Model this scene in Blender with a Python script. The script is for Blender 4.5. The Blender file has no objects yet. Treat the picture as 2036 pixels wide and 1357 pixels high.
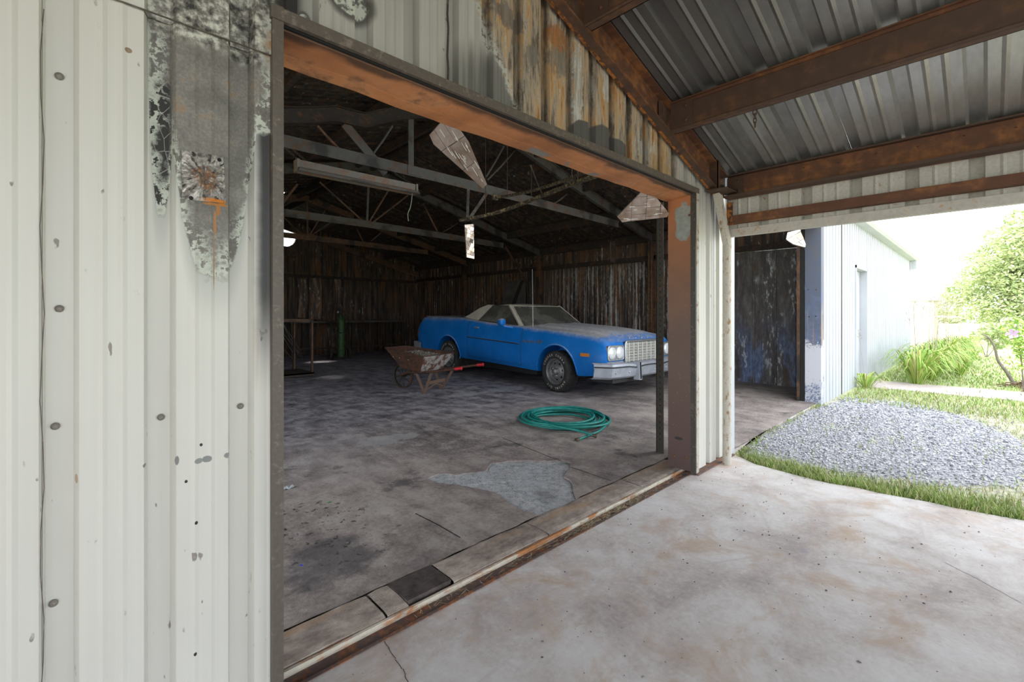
import bpy, bmesh, math, random
from mathutils import Vector, Matrix
random.seed(7)
PI = math.pi
S = bpy.context.scene
COL = S.collection
# ---------------------------------------------------------------- camera, light, exposure
FPX, CXP, HOR = 905.0, 1018.0, 624.0          # focal length and horizon, in pixels of the 2036x1357 frame
AZ = math.atan(945 / FPX)                      # angle between the view axis and the shop front (world X)
FW = (math.cos(AZ), math.sin(AZ)); RT = (math.sin(AZ), -math.cos(AZ))
D, H = 1.65, 1.30                              # distance to the shop front, height of the camera
cd = bpy.data.cameras.new('camera'); cam = bpy.data.objects.new('camera', cd); COL.objects.link(cam)
cam.location = (0, 0, H); cam.rotation_euler = (PI/2, 0, AZ - PI/2)
cd.sensor_width = 36; cd.lens = FPX/2036*36; cd.shift_y = (HOR-678.5)/2036; cd.clip_start = .02; cd.clip_end = 500
S.camera = cam
W = bpy.data.worlds.new('world'); S.world = W; W.use_nodes = True
bg = W.node_tree.nodes['Background']; bg.inputs[0].default_value = (.885, .945, 1, 1); bg.inputs[1].default_value = 2.7
sd = bpy.data.lights.new('sun', 'SUN'); sun = bpy.data.objects.new('sun', sd); COL.objects.link(sun)
sd.energy = 4.4; sd.angle = math.radians(6); sd.color = (1, .96, .88)
sun.rotation_euler = Vector((.05, -.62, -1.0)).to_track_quat('-Z', 'Y').to_euler()
sun.location = (2, -6, 12)
S.view_settings.view_transform = 'Standard'; S.view_settings.look = 'None'
S.view_settings.gamma = 1; S.view_settings.exposure = 0.46; S.view_settings.use_curve_mapping = False
try:
    S.cycles.max_bounces = 8; S.cycles.diffuse_bounces = 5; S.cycles.glossy_bounces = 4; S.cycles.transparent_max_bounces = 12
    S.cycles.sample_clamp_indirect = 6; S.cycles.caustics_reflective = False; S.cycles.caustics_refractive = False
except Exception: pass

# ---------------------------------------------------------------- pixel -> point on a known plane
def ray(u, v):
    d = (u-CXP)/FPX; e = (HOR-v)/FPX
    return FW[0]+d*RT[0], FW[1]+d*RT[1], e
def onY(u, v, Y):
    r = ray(u, v); t = Y/r[1]; return Vector((r[0]*t, Y, H+r[2]*t))
def onX(u, v, X):
    r = ray(u, v); t = X/r[0]; return Vector((X, r[1]*t, H+r[2]*t))
def onZ(u, v, Z=0.0):
    r = ray(u, v); t = (Z-H)/r[2]; return Vector((r[0]*t, r[1]*t, Z))

# ---------------------------------------------------------------- mesh builder
class MB:
    def __init__(s): s.v = []; s.f = []; s.m = []; s.sm = []
    def add(s, vs, fs, mi=0, smooth=False):
        o = len(s.v); s.v += [tuple(p) for p in vs]
        for f in fs: s.f.append(tuple(i+o for i in f)); s.m.append(mi); s.sm.append(smooth)
        return s
    def box(s, a, b, mi=0):
        x0, y0, z0 = a; x1, y1, z1 = b
        return s.add([(x0,y0,z0),(x1,y0,z0),(x1,y1,z0),(x0,y1,z0),(x0,y0,z1),(x1,y0,z1),(x1,y1,z1),(x0,y1,z1)],
              [(0,3,2,1),(4,5,6,7),(0,1,5,4),(1,2,6,5),(2,3,7,6),(3,0,4,7)], mi)
    def hexa(s, p, mi=0):   # 8 corners, bottom ring then top ring
        return s.add(p, [(0,3,2,1),(4,5,6,7),(0,1,5,4),(1,2,6,5),(2,3,7,6),(3,0,4,7)], mi)
    def bar(s, a, b, w, h, up=(0,0,1), mi=0):   # rectangular bar from a to b: w across, h along up
        a = Vector(a); b = Vector(b); d = (b-a).normalized(); up = Vector(up)
        if abs(d.dot(up)) > .98: up = Vector((0,1,0))
        x = d.cross(up).normalized(); y = x.cross(d).normalized()
        q = [(-.5,-.5),(.5,-.5),(.5,.5),(-.5,.5)]
        return s.hexa([a+x*w*i+y*h*j for i,j in q]+[b+x*w*i+y*h*j for i,j in q], mi)
    def tube(s, pts, r, n=8, mi=0, cap=True, closed=False):
        pts = [Vector(p) for p in pts]; k = len(pts); rs = r if isinstance(r, (list, tuple)) else [r]*k
        vs = []; fs = []; ref = None
        for i, p in enumerate(pts):
            if closed: t = pts[(i+1)%k]-pts[(i-1)%k]
            else: t = pts[min(i+1,k-1)]-pts[max(i-1,0)]
            if t.length < 1e-9: t = Vector((0,0,1))
            t.normalize()
            if ref is None:
                ref = Vector((0,0,1)) if abs(t.z) < .9 else Vector((1,0,0))
            x = t.cross(ref)
            if x.length < 1e-6: x = t.cross(Vector((1,.3,0)))
            x.normalize(); y = x.cross(t).normalized(); ref = y
            for j in range(n):
                c = 2*PI*j/n; vs.append(p+(x*math.cos(c)+y*math.sin(c))*rs[i])
        m = k if closed else k-1
        for i in range(m):
            for j in range(n):
                a = i*n+j; b = i*n+(j+1)%n; c = ((i+1)%k)*n+(j+1)%n; e = ((i+1)%k)*n+j
                fs.append((a,b,c,e))
        s.add(vs, fs, mi, True)
        if cap and not closed:
            s.add(vs[:n], [tuple(range(n))[::-1]], mi); s.add(vs[-n:], [tuple(range(n))], mi)
        return s
    def lathe(s, prof, n=24, o=(0,0,0), ax=(0,0,1), mi=0, smooth=True, closed=False):   # prof: (radius, along axis)
        ax = Vector(ax).normalized(); ref = Vector((0,0,1)) if abs(ax.z) < .9 else Vector((1,0,0))
        x = ax.cross(ref).normalized(); y = ax.cross(x); o = Vector(o); vs = []; fs = []
        for r, h in prof:
            for j in range(n):
                c = 2*PI*j/n; vs.append(o+ax*h+(x*math.cos(c)+y*math.sin(c))*r)
        k = len(prof)
        for i in range(k if closed else k-1):
            for j in range(n):
                fs.append((i*n+j, i*n+(j+1)%n, ((i+1)%k)*n+(j+1)%n, ((i+1)%k)*n+j))
        return s.add(vs, fs, mi, smooth)
    def disc(s, o, ax, r, n=16, mi=0):
        ax = Vector(ax).normalized(); ref = Vector((0,0,1)) if abs(ax.z) < .9 else Vector((1,0,0))
        x = ax.cross(ref).normalized(); y = ax.cross(x); o = Vector(o)
        return s.add([o+(x*math.cos(2*PI*j/n)+y*math.sin(2*PI*j/n))*r for j in range(n)], [tuple(range(n))], mi)
    def prism(s, poly, ext, mi=0):   # poly: 3-D outline, ext: extrusion vector
        n = len(poly); e = Vector(ext); p = [Vector(q) for q in poly]
        s.add(p+[q+e for q in p], [tuple(range(n))[::-1], tuple(range(n,2*n))]+[(i,(i+1)%n,n+(i+1)%n,n+i) for i in range(n)], mi)
        return s
    def grid(s, rows, mi=0, smooth=False):
        n = len(rows[0]); vs = [p for r in rows for p in r]
        fs = [(i*n+j, i*n+j+1, (i+1)*n+j+1, (i+1)*n+j) for i in range(len(rows)-1) for j in range(n-1)]
        return s.add(vs, fs, mi, smooth)
    def build(s, name, mats, parent=None, loc=None):
        me = bpy.data.meshes.new(name); me.from_pydata(s.v, [], s.f)
        for m in (mats if isinstance(mats, (list, tuple)) else [mats]): me.materials.append(m)
        me.polygons.foreach_set('material_index', s.m); me.polygons.foreach_set('use_smooth', s.sm)
        me.update()
        o = bpy.data.objects.new(name, me); COL.objects.link(o)
        if parent: o.parent = parent
        if loc is not None: o.location = loc
        return o
def fixn(o):   # consistent outward normals
    b = bmesh.new(); b.from_mesh(o.data); bmesh.ops.recalc_face_normals(b, faces=b.faces); b.to_mesh(o.data); b.free(); return o
def empty(name, loc=(0,0,0), rz=0, parent=None):
    o = bpy.data.objects.new(name, None); COL.objects.link(o); o.location = loc; o.rotation_euler = (0,0,rz); o.empty_display_size = .1
    if parent: o.parent = parent
    return o
def tag(o, label, cat, group=None, kind=None):
    if label: o['label'] = label
    if cat: o['category'] = cat
    if group: o['group'] = group
    if kind: o['kind'] = kind
    return o
def thing(name, label, cat, loc=(0,0,0), rz=0, group=None): return tag(empty(name, loc, rz), label, cat, group)
def struct(o, label=None):
    o['kind'] = 'structure'
    if label: o['label'] = label
    return o
def dup(o, parent=None):
    c = o.copy(); COL.objects.link(c)
    if parent: c.parent = parent
    for ch in list(o.children): dup(ch, c)
    return c
def rel(p, o): return Vector(p)-Vector(o)
def text_mesh(txt, size, ext, font_shear=0.0):
    cu = bpy.data.curves.new('lettering', 'FONT'); cu.body = txt; cu.size = size; cu.extrude = ext; cu.shear = font_shear
    cu.align_x = 'CENTER'; cu.align_y = 'CENTER'; cu.resolution_u = 2
    o = bpy.data.objects.new('lettering', cu); COL.objects.link(o)
    dg = bpy.context.evaluated_depsgraph_get()
    me = bpy.data.meshes.new_from_object(o.evaluated_get(dg))
    bpy.data.objects.remove(o); return me
def bool_cut(o, cutters):
    for c in cutters:
        m = o.modifiers.new('cut', 'BOOLEAN'); m.operation = 'DIFFERENCE'; m.object = c; m.solver = 'EXACT'
    dg = bpy.context.evaluated_depsgraph_get(); dg.update()
    me = bpy.data.meshes.new_from_object(o.evaluated_get(dg))
    o.modifiers.clear(); old = o.data; o.data = me; bpy.data.meshes.remove(old)
    for c in cutters: bpy.data.objects.remove(c)
    return o
# ---------------------------------------------------------------- procedural materials
class NM:
    def __init__(s, name, rough=.7, metal=0.0, color=(.5,.5,.5)):
        s.mt = bpy.data.materials.new(name); s.mt.use_nodes = True; s.t = s.mt.node_tree; s.n = s.t.nodes
        s.p = s.n['Principled BSDF']; s.p.inputs['Roughness'].default_value = rough; s.p.inputs['Metallic'].default_value = metal
        s.p.inputs['Base Color'].default_value = (*color, 1)
        s.co = s.n.new('ShaderNodeTexCoord').outputs['Object']; s._sep = None
    def set(s, inp, v):
        if hasattr(v, 'links') or isinstance(v, bpy.types.NodeSocket): s.t.links.new(v, inp)
        elif isinstance(v, (tuple, list)) and len(v) == 3 and inp.type == 'RGBA': inp.default_value = (*v, 1)
        else: inp.default_value = v
    def m(s, op, a, b=0.0, c=None, clamp=False):
        n = s.n.new('ShaderNodeMath'); n.operation = op; n.use_clamp = clamp
        s.set(n.inputs[0], a); s.set(n.inputs[1], b)
        if c is not None: s.set(n.inputs[2], c)
        return n.outputs[0]
    def xyz(s):
        if s._sep is None: s._sep = s.n.new('ShaderNodeSeparateXYZ'); s.set(s._sep.inputs[0], s.co)
        return s._sep.outputs
    def vec(s, scale=(1,1,1), loc=(0,0,0), rot=(0,0,0)):
        n = s.n.new('ShaderNodeMapping'); s.set(n.inputs['Vector'], s.co)
        n.inputs['Scale'].default_value = scale; n.inputs['Location'].default_value = loc; n.inputs['Rotation'].default_value = rot
        return n.outputs[0]
    def noise(s, scale=5, detail=4, rough=.55, vec=None, dist=0.0):
        n = s.n.new('ShaderNodeTexNoise'); s.set(n.inputs['Vector'], vec if vec is not None else s.co)
        n.inputs['Scale'].default_value = scale; n.inputs['Detail'].default_value = detail; n.inputs['Roughness'].default_value = rough
        n.inputs['Distortion'].default_value = dist
        return n.outputs[0]
    def voro(s, scale=5, feature='F1', vec=None, out='Distance'):
        n = s.n.new('ShaderNodeTexVoronoi'); n.feature = feature; s.set(n.inputs['Vector'], vec if vec is not None else s.co)
        n.inputs['Scale'].default_value = scale; return n.outputs[out]
    def ss(s, x, a, b, lo=0.0, hi=1.0):
        n = s.n.new('ShaderNodeMapRange'); n.interpolation_type = 'SMOOTHSTEP'
        s.set(n.inputs[0], x); s.set(n.inputs[1], a); s.set(n.inputs[2], b); s.set(n.inputs[3], lo); s.set(n.inputs[4], hi); return n.outputs[0]
    def ramp(s, fac, stops, interp='LINEAR'):
        n = s.n.new('ShaderNodeValToRGB'); s.set(n.inputs[0], fac); cr = n.color_ramp; cr.interpolation = interp
        while len(cr.elements) < len(stops): cr.elements.new(.5)
        for e, (p, c) in zip(cr.elements, stops): e.position = p; e.color = (*c, 1)
        return n.outputs[0]
    def mix(s, fac, a, b, mode='MIX'):
        n = s.n.new('ShaderNodeMix'); n.data_type = 'RGBA'; n.blend_type = mode
        s.set(n.inputs[0], fac); s.set(n.inputs[6], a); s.set(n.inputs[7], b); return n.outputs[2]
    def bump(s, h, strength=.3, dist=.01):
        n = s.n.new('ShaderNodeBump'); s.set(n.inputs['Height'], h); n.inputs['Strength'].default_value = strength; n.inputs['Distance'].default_value = dist
        s.t.links.new(n.outputs[0], s.p.inputs['Normal'])
    def out(s, color=None, rough=None, metal=None):
        if color is not None: s.set(s.p.inputs['Base Color'], color)
        if rough is not None: s.set(s.p.inputs['Roughness'], rough)
        if metal is not None: s.set(s.p.inputs['Metallic'], metal)
        return s.mt
    # shapes on the XZ wall plane
    def ellipse(s, cx, cz, rx, rz, wob, edge=.12, a='x'):
        X = s.xyz()['X' if a == 'x' else 'Y']; Z = s.xyz()['Z']
        dx = s.m('DIVIDE', s.m('SUBTRACT', X, cx), rx); dz = s.m('DIVIDE', s.m('SUBTRACT', Z, cz), rz)
        d = s.m('ADD', s.m('ADD', s.m('MULTIPLY', dx, dx), s.m('MULTIPLY', dz, dz)), wob)
        return s.ss(d, 1+edge, 1-edge)
    def ellxy(s, cx, cy, rx, ry, wob, edge=.12):
        X = s.xyz()['X']; Y = s.xyz()['Y']
        dx = s.m('DIVIDE', s.m('SUBTRACT', X, cx), rx); dy = s.m('DIVIDE', s.m('SUBTRACT', Y, cy), ry)
        d = s.m('ADD', s.m('ADD', s.m('MULTIPLY', dx, dx), s.m('MULTIPLY', dy, dy)), wob)
        return s.ss(d, 1+edge, 1-edge)
def simple(name, color, rough=.6, metal=0.0, var=.15, scale=12, bump=0.0):
    n = NM(name, rough, metal); f = n.noise(scale, 4)
    lo = tuple(c*(1-var) for c in color); hi = tuple(min(1, c*(1+var)) for c in color)
    if bump: n.bump(f, bump, .005)
    return n.out(n.ramp(f, [(.3, lo), (.7, hi)]))
def rusty(name, base, rust=(.16,.06,.025), amount=.5, rough=.75, scale=9, stretch=(1,1,1), metal=0.0, dark=None):
    n = NM(name, rough, metal); f = n.noise(scale, 6, .65, n.vec(stretch)); g = n.noise(scale*4, 3)
    k = n.ss(n.m('ADD', f, n.m('MULTIPLY', g, .25)), .80-amount*.5, .95-amount*.5)
    c = n.mix(k, n.ramp(g, [(.3, tuple(x*.8 for x in base)), (.7, base)]), n.ramp(g, [(.3, tuple(x*.6 for x in rust)), (.7, tuple(x*1.3 for x in rust))]))
    if dark: c = n.mix(n.ss(n.noise(scale*.5, 4), .5, .62), c, dark)
    n.bump(n.m('ADD', f, n.m('MULTIPLY', g, .4)), .25, .004)
    return n.out(c)
def charred(name, axis='y', seed=0.0, lift=1.0, boost=False):
    # burnt sheet steel: black soot, rust and pale ash running down in streaks
    n = NM(name, .8); sx = (3.2, 3.2, .32)
    a = n.noise(3.2, 5, .62, n.vec(sx, (seed, seed*2, 0))); b = n.noise(9, 5, .7, n.vec((1.6,1.6,.22), (0, seed, seed)))
    c = n.noise(26, 4, .7, n.vec((1,1,.35)))
    big = n.noise(.8, 3, .5, n.vec((1,1,1), (seed, 0, 3)))
    base = n.ramp(a, [(.30, (.012*lift,.010*lift,.010*lift)), (.46, (.035*lift,.028*lift,.024*lift)), (.56, (.075*lift,.042*lift,.024*lift)), (.68, (.10*lift,.09*lift,.08*lift))])
    ash = n.m('MULTIPLY', n.ss(n.m('ADD', n.m('MULTIPLY', b, .65), n.m('MULTIPLY', c, .45)), .60, .72), n.ss(big, .38, .6))
    col = n.mix(ash, base, (.34*lift,.33*lift,.30*lift))
    if boost:
        st2 = n.noise(5, 4, .6, n.vec((3.5,3.5,.10), (1,2,3)))
        k2 = n.m('MULTIPLY', n.ss(n.m('ADD', n.m('MULTIPLY', st2, .7), n.m('MULTIPLY', c, .35)), .50, .60), n.m('MULTIPLY', n.ss(n.xyz()['Y'], 9.0, 5.5), n.ss(n.xyz()['Z'], 2.6, 2.2)))
        col = n.mix(n.m('MULTIPLY', k2, .75), col, (.50,.48,.46))
    rs = n.m('MULTIPLY', n.ss(n.noise(2.2, 5, .6, n.vec((2.5,2.5,.4), (4, seed, 1))), .54, .66), .75)
    col = n.mix(rs, col, (.13*lift,.058*lift,.022*lift))
    n.bump(n.m('ADD', a, n.m('MULTIPLY', c, .5)), .35, .006)
    return n.out(col)

# --- painted shop front with scorched, blistered and rusted areas (marks stay where the fire left them)
def P_(u, v, Y=D): q = onY(u, v, Y); return q.x, q.z
def make_front():
    n = NM('painted_steel_scorched', .45); X = n.xyz()['X']; Z = n.xyz()['Z']
    fine = n.noise(45, 5, .65); med = n.noise(9, 5, .6); low = n.noise(1.3, 3); st = n.noise(14, 4, .6, n.vec((2.2,1,.06)))
    sp = n.noise(120, 3, .7)
    base = n.ramp(n.m('ADD', n.m('MULTIPLY', low, .6), n.m('MULTIPLY', st, .4)), [(.3, (.585,.572,.53)), (.7, (.665,.655,.615))])
    # chalky grey wash on the head panel
    headg = n.m('MULTIPLY', n.ss(X, .44, .56), n.ss(Z, 1.9, 2.3))
    base = n.mix(n.m('MULTIPLY', headg, n.ss(st, .2, .7, .6, .95)), base, (.335,.325,.295))
    smk = n.m('MULTIPLY', n.ellipse(P_(1005, 0)[0], P_(1005, 205)[1], .34, .22, n.m('MULTIPLY', n.m('SUBTRACT', st, .5), 1.2), .7), headg)
    base = n.mix(n.m('MULTIPLY', smk, .85), base, n.ramp(st, [(.35, (.06,.057,.052)), (.65, (.16,.155,.145))]))
    # small chips and scratches
    chip = n.m('MULTIPLY', n.ss(n.noise(38, 2, .5, n.vec((1,1,.4))), .70, .73), n.ss(med, .48, .58))
    base = n.mix(n.m('MULTIPLY', chip, .8), base, (.16,.13,.11))
    run = n.m('MULTIPLY', n.ss(n.noise(7, 3, .5, n.vec((5,1,.15))), .66, .75), n.ss(low, .45, .6))
    base = n.mix(n.m('MULTIPLY', run, .3), base, (.45,.33,.2))
    wob = n.m('MULTIPLY', n.m('SUBTRACT', n.m('ADD', med, n.m('MULTIPLY', fine, .45)), .72), .9)
    def bullet(u0, vtip, uw, vw, p):
        x0, zt = P_(u0, vtip); x1, z1 = P_(uw, vw); k = (z1-zt)/abs(x1-x0)**p
        dx = n.m('ABSOLUTE', n.m('SUBTRACT', X, x0))
        return n.m('SUBTRACT', n.m('SUBTRACT', Z, zt), n.m('MULTIPLY', n.m('POWER', dx, p), k))   # >0 inside
    d1 = bullet(428, 550, 348, 330, 3.2); d2 = bullet(324, 425, 300, 240, 3.0)
    ds = n.m('MAXIMUM', d1, d2)
    ds = n.m('MAXIMUM', ds, n.m('MINIMUM', n.m('SUBTRACT', Z, P_(400, 235)[1]), n.m('MULTIPLY', n.m('SUBTRACT', X, P_(345, 0)[0]), 2.0)))
    ds = n.m('MINIMUM', ds, n.m('MULTIPLY', n.m('SUBTRACT', P_(545, 0)[0], X), 3.0))
    ds = n.m('MINIMUM', ds, n.m('MULTIPLY', n.m('SUBTRACT', X, P_(297, 0)[0]), 3.0))
    halo = n.ss(n.m('ADD', ds, n.m('MULTIPLY', n.m('SUBTRACT', low, .5), .05)), -.17, .03); core = n.ss(n.m('ADD', ds, n.m('MULTIPLY', wob, .13)), -.012, .012)
    band = n.m('MULTIPLY', core, n.ss(n.m('ADD', ds, n.m('MULTIPLY', wob, .75)), .17, .05))
    col = n.mix(n.m('MULTIPLY', halo, .55), base, (.33,.36,.33))
    steel = n.ramp(n.m('ADD', n.m('MULTIPLY', med, .6), n.m('MULTIPLY', sp, .4)), [(.32, (.11,.105,.095)), (.5, (.20,.19,.175)), (.66, (.31,.30,.28))])
    steel = n.mix(n.m('MULTIPLY', n.ss(med, .55, .68), n.ss(Z, 1.72, 1.98)), steel, (.30,.17,.07))
    blk = n.ss(n.m('SUBTRACT', d2, n.m('MULTIPLY', wob, .06)), .015, .03)
    blk = n.m('MULTIPLY', blk, n.ss(X, P_(346, 0)[0], P_(338, 0)[0]))
    crack = n.ss(n.voro(30, 'DISTANCE_TO_EDGE', n.vec((1,1,.6))), .03, .0)
    blk = n.m('MULTIPLY', blk, n.ss(Z, P_(320, 138)[1], P_(320, 165)[1]))
    steel = n.mix(blk, steel, n.mix(n.m('MULTIPLY', crack, .85), (.035,.034,.032), (.42,.42,.39)))
    steel = n.mix(n.m('MULTIPLY', band, n.ss(n.m('ADD', n.m('MULTIPLY', fine, .5), n.m('MULTIPLY', med, .5)), .47, .50)), steel, (.55,.585,.52))
    col = n.mix(core, col, steel)
    # soot beside the left jamb
    xj = P_(536, 0)[0]; xs = P_(503, 0)[0]
    so = n.m('MULTIPLY', n.ss(n.m('ADD', X, n.m('MULTIPLY', n.noise(16, 3), .012)), xs, xj-.012), n.m('MULTIPLY', n.m('MULTIPLY', n.ss(Z, 1.00, 1.40), n.m('SUBTRACT', 1.0, core)), n.ss(X, .60, .55)))
    col = n.mix(so, col, (.025,.023,.022))
    # upper sheets over the lap: blistered mottling
    mot = n.m('MULTIPLY', n.ss(n.m('ADD', X, n.m('MULTIPLY', wob, .15)), P_(288, 0)[0], P_(305, 0)[0]), n.ss(n.m('ADD', X, n.m('MULTIPLY', wob, .2)), P_(560, 0)[0], P_(520, 0)[0]))
    zl = P_(420, 70)[1]
    mot = n.m('MULTIPLY', mot, n.ss(Z, zl-.06, zl-.02))
    motc = n.ramp(n.m('ADD', n.m('MULTIPLY', fine, .6), n.m('MULTIPLY', med, .4)), [(.40, (.03,.028,.027)), (.5, (.22,.21,.19)), (.60, (.60,.60,.54))], 'LINEAR')
    col = n.mix(mot, col, motc)
    # rusted gable end to the right of the head panel
    xa, za = P_(940, 0); xb, zb = P_(1000, 190); xc, zc = P_(1085, 280)
    bx = n.m('ADD', n.m('ADD', X, n.m('MULTIPLY', n.m('SUBTRACT', Z, za), .62)), n.m('MULTIPLY', wob, .10))
    r1 = n.ss(bx, xa-.02, xa+.02)
    xe, ze = P_(1345, 330)
    r1 = n.m('MULTIPLY', r1, n.ss(n.m('ADD', X, n.m('MULTIPLY', wob, .10)), xe+.05, xe-.05))
    r1 = n.m('MULTIPLY', r1, n.ss(Z, 2.22, 2.26))
    rst = n.noise(5, 7, .68, n.vec((3.4,1,.5))); rst2 = n.noise(22, 5, .7, n.vec((2,1,.3), (3,0,5)))
    rcol = n.ramp(n.m('ADD', n.m('MULTIPLY', rst, .65), n.m('MULTIPLY', rst2, .35)), [(.34, (.035,.030,.026)), (.42, (.13,.095,.065)), (.475, (.30,.25,.19)), (.53, (.43,.29,.15)), (.60, (.33,.155,.05)), (.67, (.13,.065,.03)), (.76, (.04,.03,.025))])
    ash = n.ss(n.noise(7, 7, .72, n.vec((3,1,.5), (7,2,0))), .53, .62)
    rcol = n.mix(n.m('MULTIPLY', ash, .8), rcol, n.ramp(sp, [(.35, (.24,.24,.225)), (.65, (.47,.465,.44))]))
    for (u, v, ru, rv, c, ww) in ((1112, 122, 20, 34, (.20,.17,.135), .4), (1108, 75, 17, 24, (.36,.135,.03), .5), (1149, 185, 8, 95, (.50,.50,.47), .9), (1205, 170, 8, 34, (.48,.47,.44), .8), (1058, 110, 10, 22, (.19,.165,.14), .5), (1290, 310, 16, 26, (.42,.40,.36), .9), (1010, 30, 34, 22, (.16,.14,.125), .8), (1310, 335, 20, 26, (.40,.26,.11), .6)):
        cx, cz = P_(u, v); rx = abs(P_(u+ru, v)[0]-cx); rz = abs(P_(u, v-rv)[1]-cz)
        rcol = n.mix(n.m('MULTIPLY', n.ellipse(cx, cz, rx, rz, n.m('ADD', n.m('MULTIPLY', wob, ww*8), n.m('MULTIPLY', n.m('SUBTRACT', rst2, .5), 3.0)), .35), .8), rcol, n.mix(n.ss(rst2, .4, .6), c, tuple(q*.55 for q in c)))
    gro = n.ss(n.xyz()['Y'], D+.006, D+.024)
    rcol = n.mix(n.m('MULTIPLY', gro, n.ss(rst2, .35, .6, .85, .45)), rcol, (.055,.040,.028))
    edge = n.m('MULTIPLY', n.ss(bx, xa+.10, xa+.02), n.ss(fine, .42, .52))
    rcol = n.mix(edge, rcol, (.42,.42,.39))
    col = n.mix(r1, col, rcol)
    # three scorch patches at the head trim and two near the top
    for (u, v, ru, rv) in ((1165, 268, 26, 26), (1200, 282, 24, 32), (1230, 300, 22, 22)):
        cx, cz = P_(u, v); rx = abs(P_(u+ru, v)[0]-cx); rz = abs(P_(u, v-rv)[1]-cz)
        col = n.mix(n.ellipse(cx, cz, rx, rz, n.m('MULTIPLY', wob, .5)), col, n.ramp(st, [(.3,(.05,.047,.043)),(.7,(.115,.11,.10))]))
    for (u, v, ru, rv) in ((697, -4, 40, 34), (611, 36, 12, 16), (718, 92, 10, 10), (812, 134, 9, 7)):
        cx, cz = P_(u, v); rx = abs(P_(u+ru, v)[0]-cx); rz = abs(P_(u, v-rv)[1]-cz)
        col = n.mix(n.ellipse(cx, cz, rx*1.25, rz*1.35, n.m('MULTIPLY', wob, .4), .35), col, (.10,.095,.09))
        col = n.mix(n.ellipse(cx, cz, rx, rz, n.m('MULTIPLY', wob, .5)), col, n.ramp(fine, [(.42,(.12,.12,.11)),(.52,(.50,.52,.46))]))
    # marks on the lower wall
    for (u, v, ru, rv, c) in ((428, 407, 22, 2, (.42,.17,.04)), (441, 405, 6, 4, (.45,.17,.03)), (434, 418, 4, 10, (.40,.17,.05)), (427, 445, 3, 22, (.42,.2,.08)), (425, 520, 1.5, 60, (.36,.22,.12)), (255, 100, 7, 5, (.28,.2,.13)), (352, 916, 4, 9, (.2,.2,.2)), (395, 917, 8, 5, (.25,.26,.26)), (412, 913, 9, 6, (.22,.23,.23)), (452, 906, 8, 6, (.22,.22,.22)), (288, 927, 4, 4, (.15,.15,.15)),
                              (370, 958, 3, 3, (.01,.01,.01)), (400, 885, 3, 3, (.01,.01,.01)), (390, 1040, 3, 3, (.02,.01,.01)), (388, 1301, 3, 3, (.03,.02,.01)), (152, 955, 3, 10, (.4,.3,.2))):
        cx, cz = P_(u, v); rx = abs(P_(u+ru, v)[0]-cx); rz = abs(P_(u, v-rv)[1]-cz)
        col = n.mix(n.ellipse(cx, cz, rx, rz, n.m('MULTIPLY', wob, 3.0), .3), col, c)
    h = n.m('ADD', n.m('MULTIPLY', core, n.m('MULTIPLY', fine, .6)), n.m('MULTIPLY', r1, n.m('MULTIPLY', rst2, .8)))
    n.bump(n.m('ADD', h, n.m('MULTIPLY', low, 1.2)), .30, .006)
    ro = n.m('ADD', n.m('MULTIPLY', n.m('MAXIMUM', core, r1), .3), .42)
    return n.out(col, ro)
M = {}
M['front'] = make_front()
M['char'] = charred('charred_steel_wall', seed=1.0, lift=1.5, boost=True)
M['char_back'] = charred('charred_steel_back_wall', seed=5.0, lift=1.35)
M['char_peel'] = charred('pale_burnt_peeled_sheet', seed=2.0, lift=2.6)
M['char_roof'] = charred('charred_roof_sheet', seed=9.0, lift=.8)
M['char_blue'] = None
def make_blue():
    n = NM('burnt_panel_blue_paint', .6); Z = n.xyz()['Z']
    a = n.noise(6, 6, .65, n.vec((1.4,1.4,.30))); b = n.noise(22, 5, .65, n.vec((1,1,.4))); c = n.noise(2.0, 4, .6, n.vec((1.5,1.5,.5), (2,3,1)))
    col = n.ramp(n.m('ADD', n.m('MULTIPLY', a, .7), n.m('MULTIPLY', b, .3)), [(.34, (.045,.040,.042)), (.48, (.095,.082,.078)), (.60, (.17,.155,.145))])
    bl = n.m('MULTIPLY', n.ss(n.m('ADD', c, n.m('MULTIPLY', b, .2)), .55, .70), n.ss(Z, 1.5, .2))
    col = n.mix(bl, col, n.ramp(b, [(.4, (.075,.11,.22)), (.6, (.17,.23,.38))]))
    pale = n.m('MULTIPLY', n.ss(n.m('ADD', n.m('MULTIPLY', a, .5), n.m('MULTIPLY', b, .55)), .565, .60), n.ss(n.noise(1.6, 3, .5, n.vec((2.4,2.4,.6), (1,4,2))), .46, .58))
    col = n.mix(n.m('MULTIPLY', pale, .85), col, (.52,.56,.60))
    rs = n.ss(n.noise(5, 4, .6, n.vec((2,2,.4), (5,5,5))), .60, .7)
    col = n.mix(n.m('MULTIPLY', rs, .6), col, (.12,.06,.03))
    n.bump(b, .3, .005)
    return n.out(col)
M['char_blue'] = make_blue()
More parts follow.
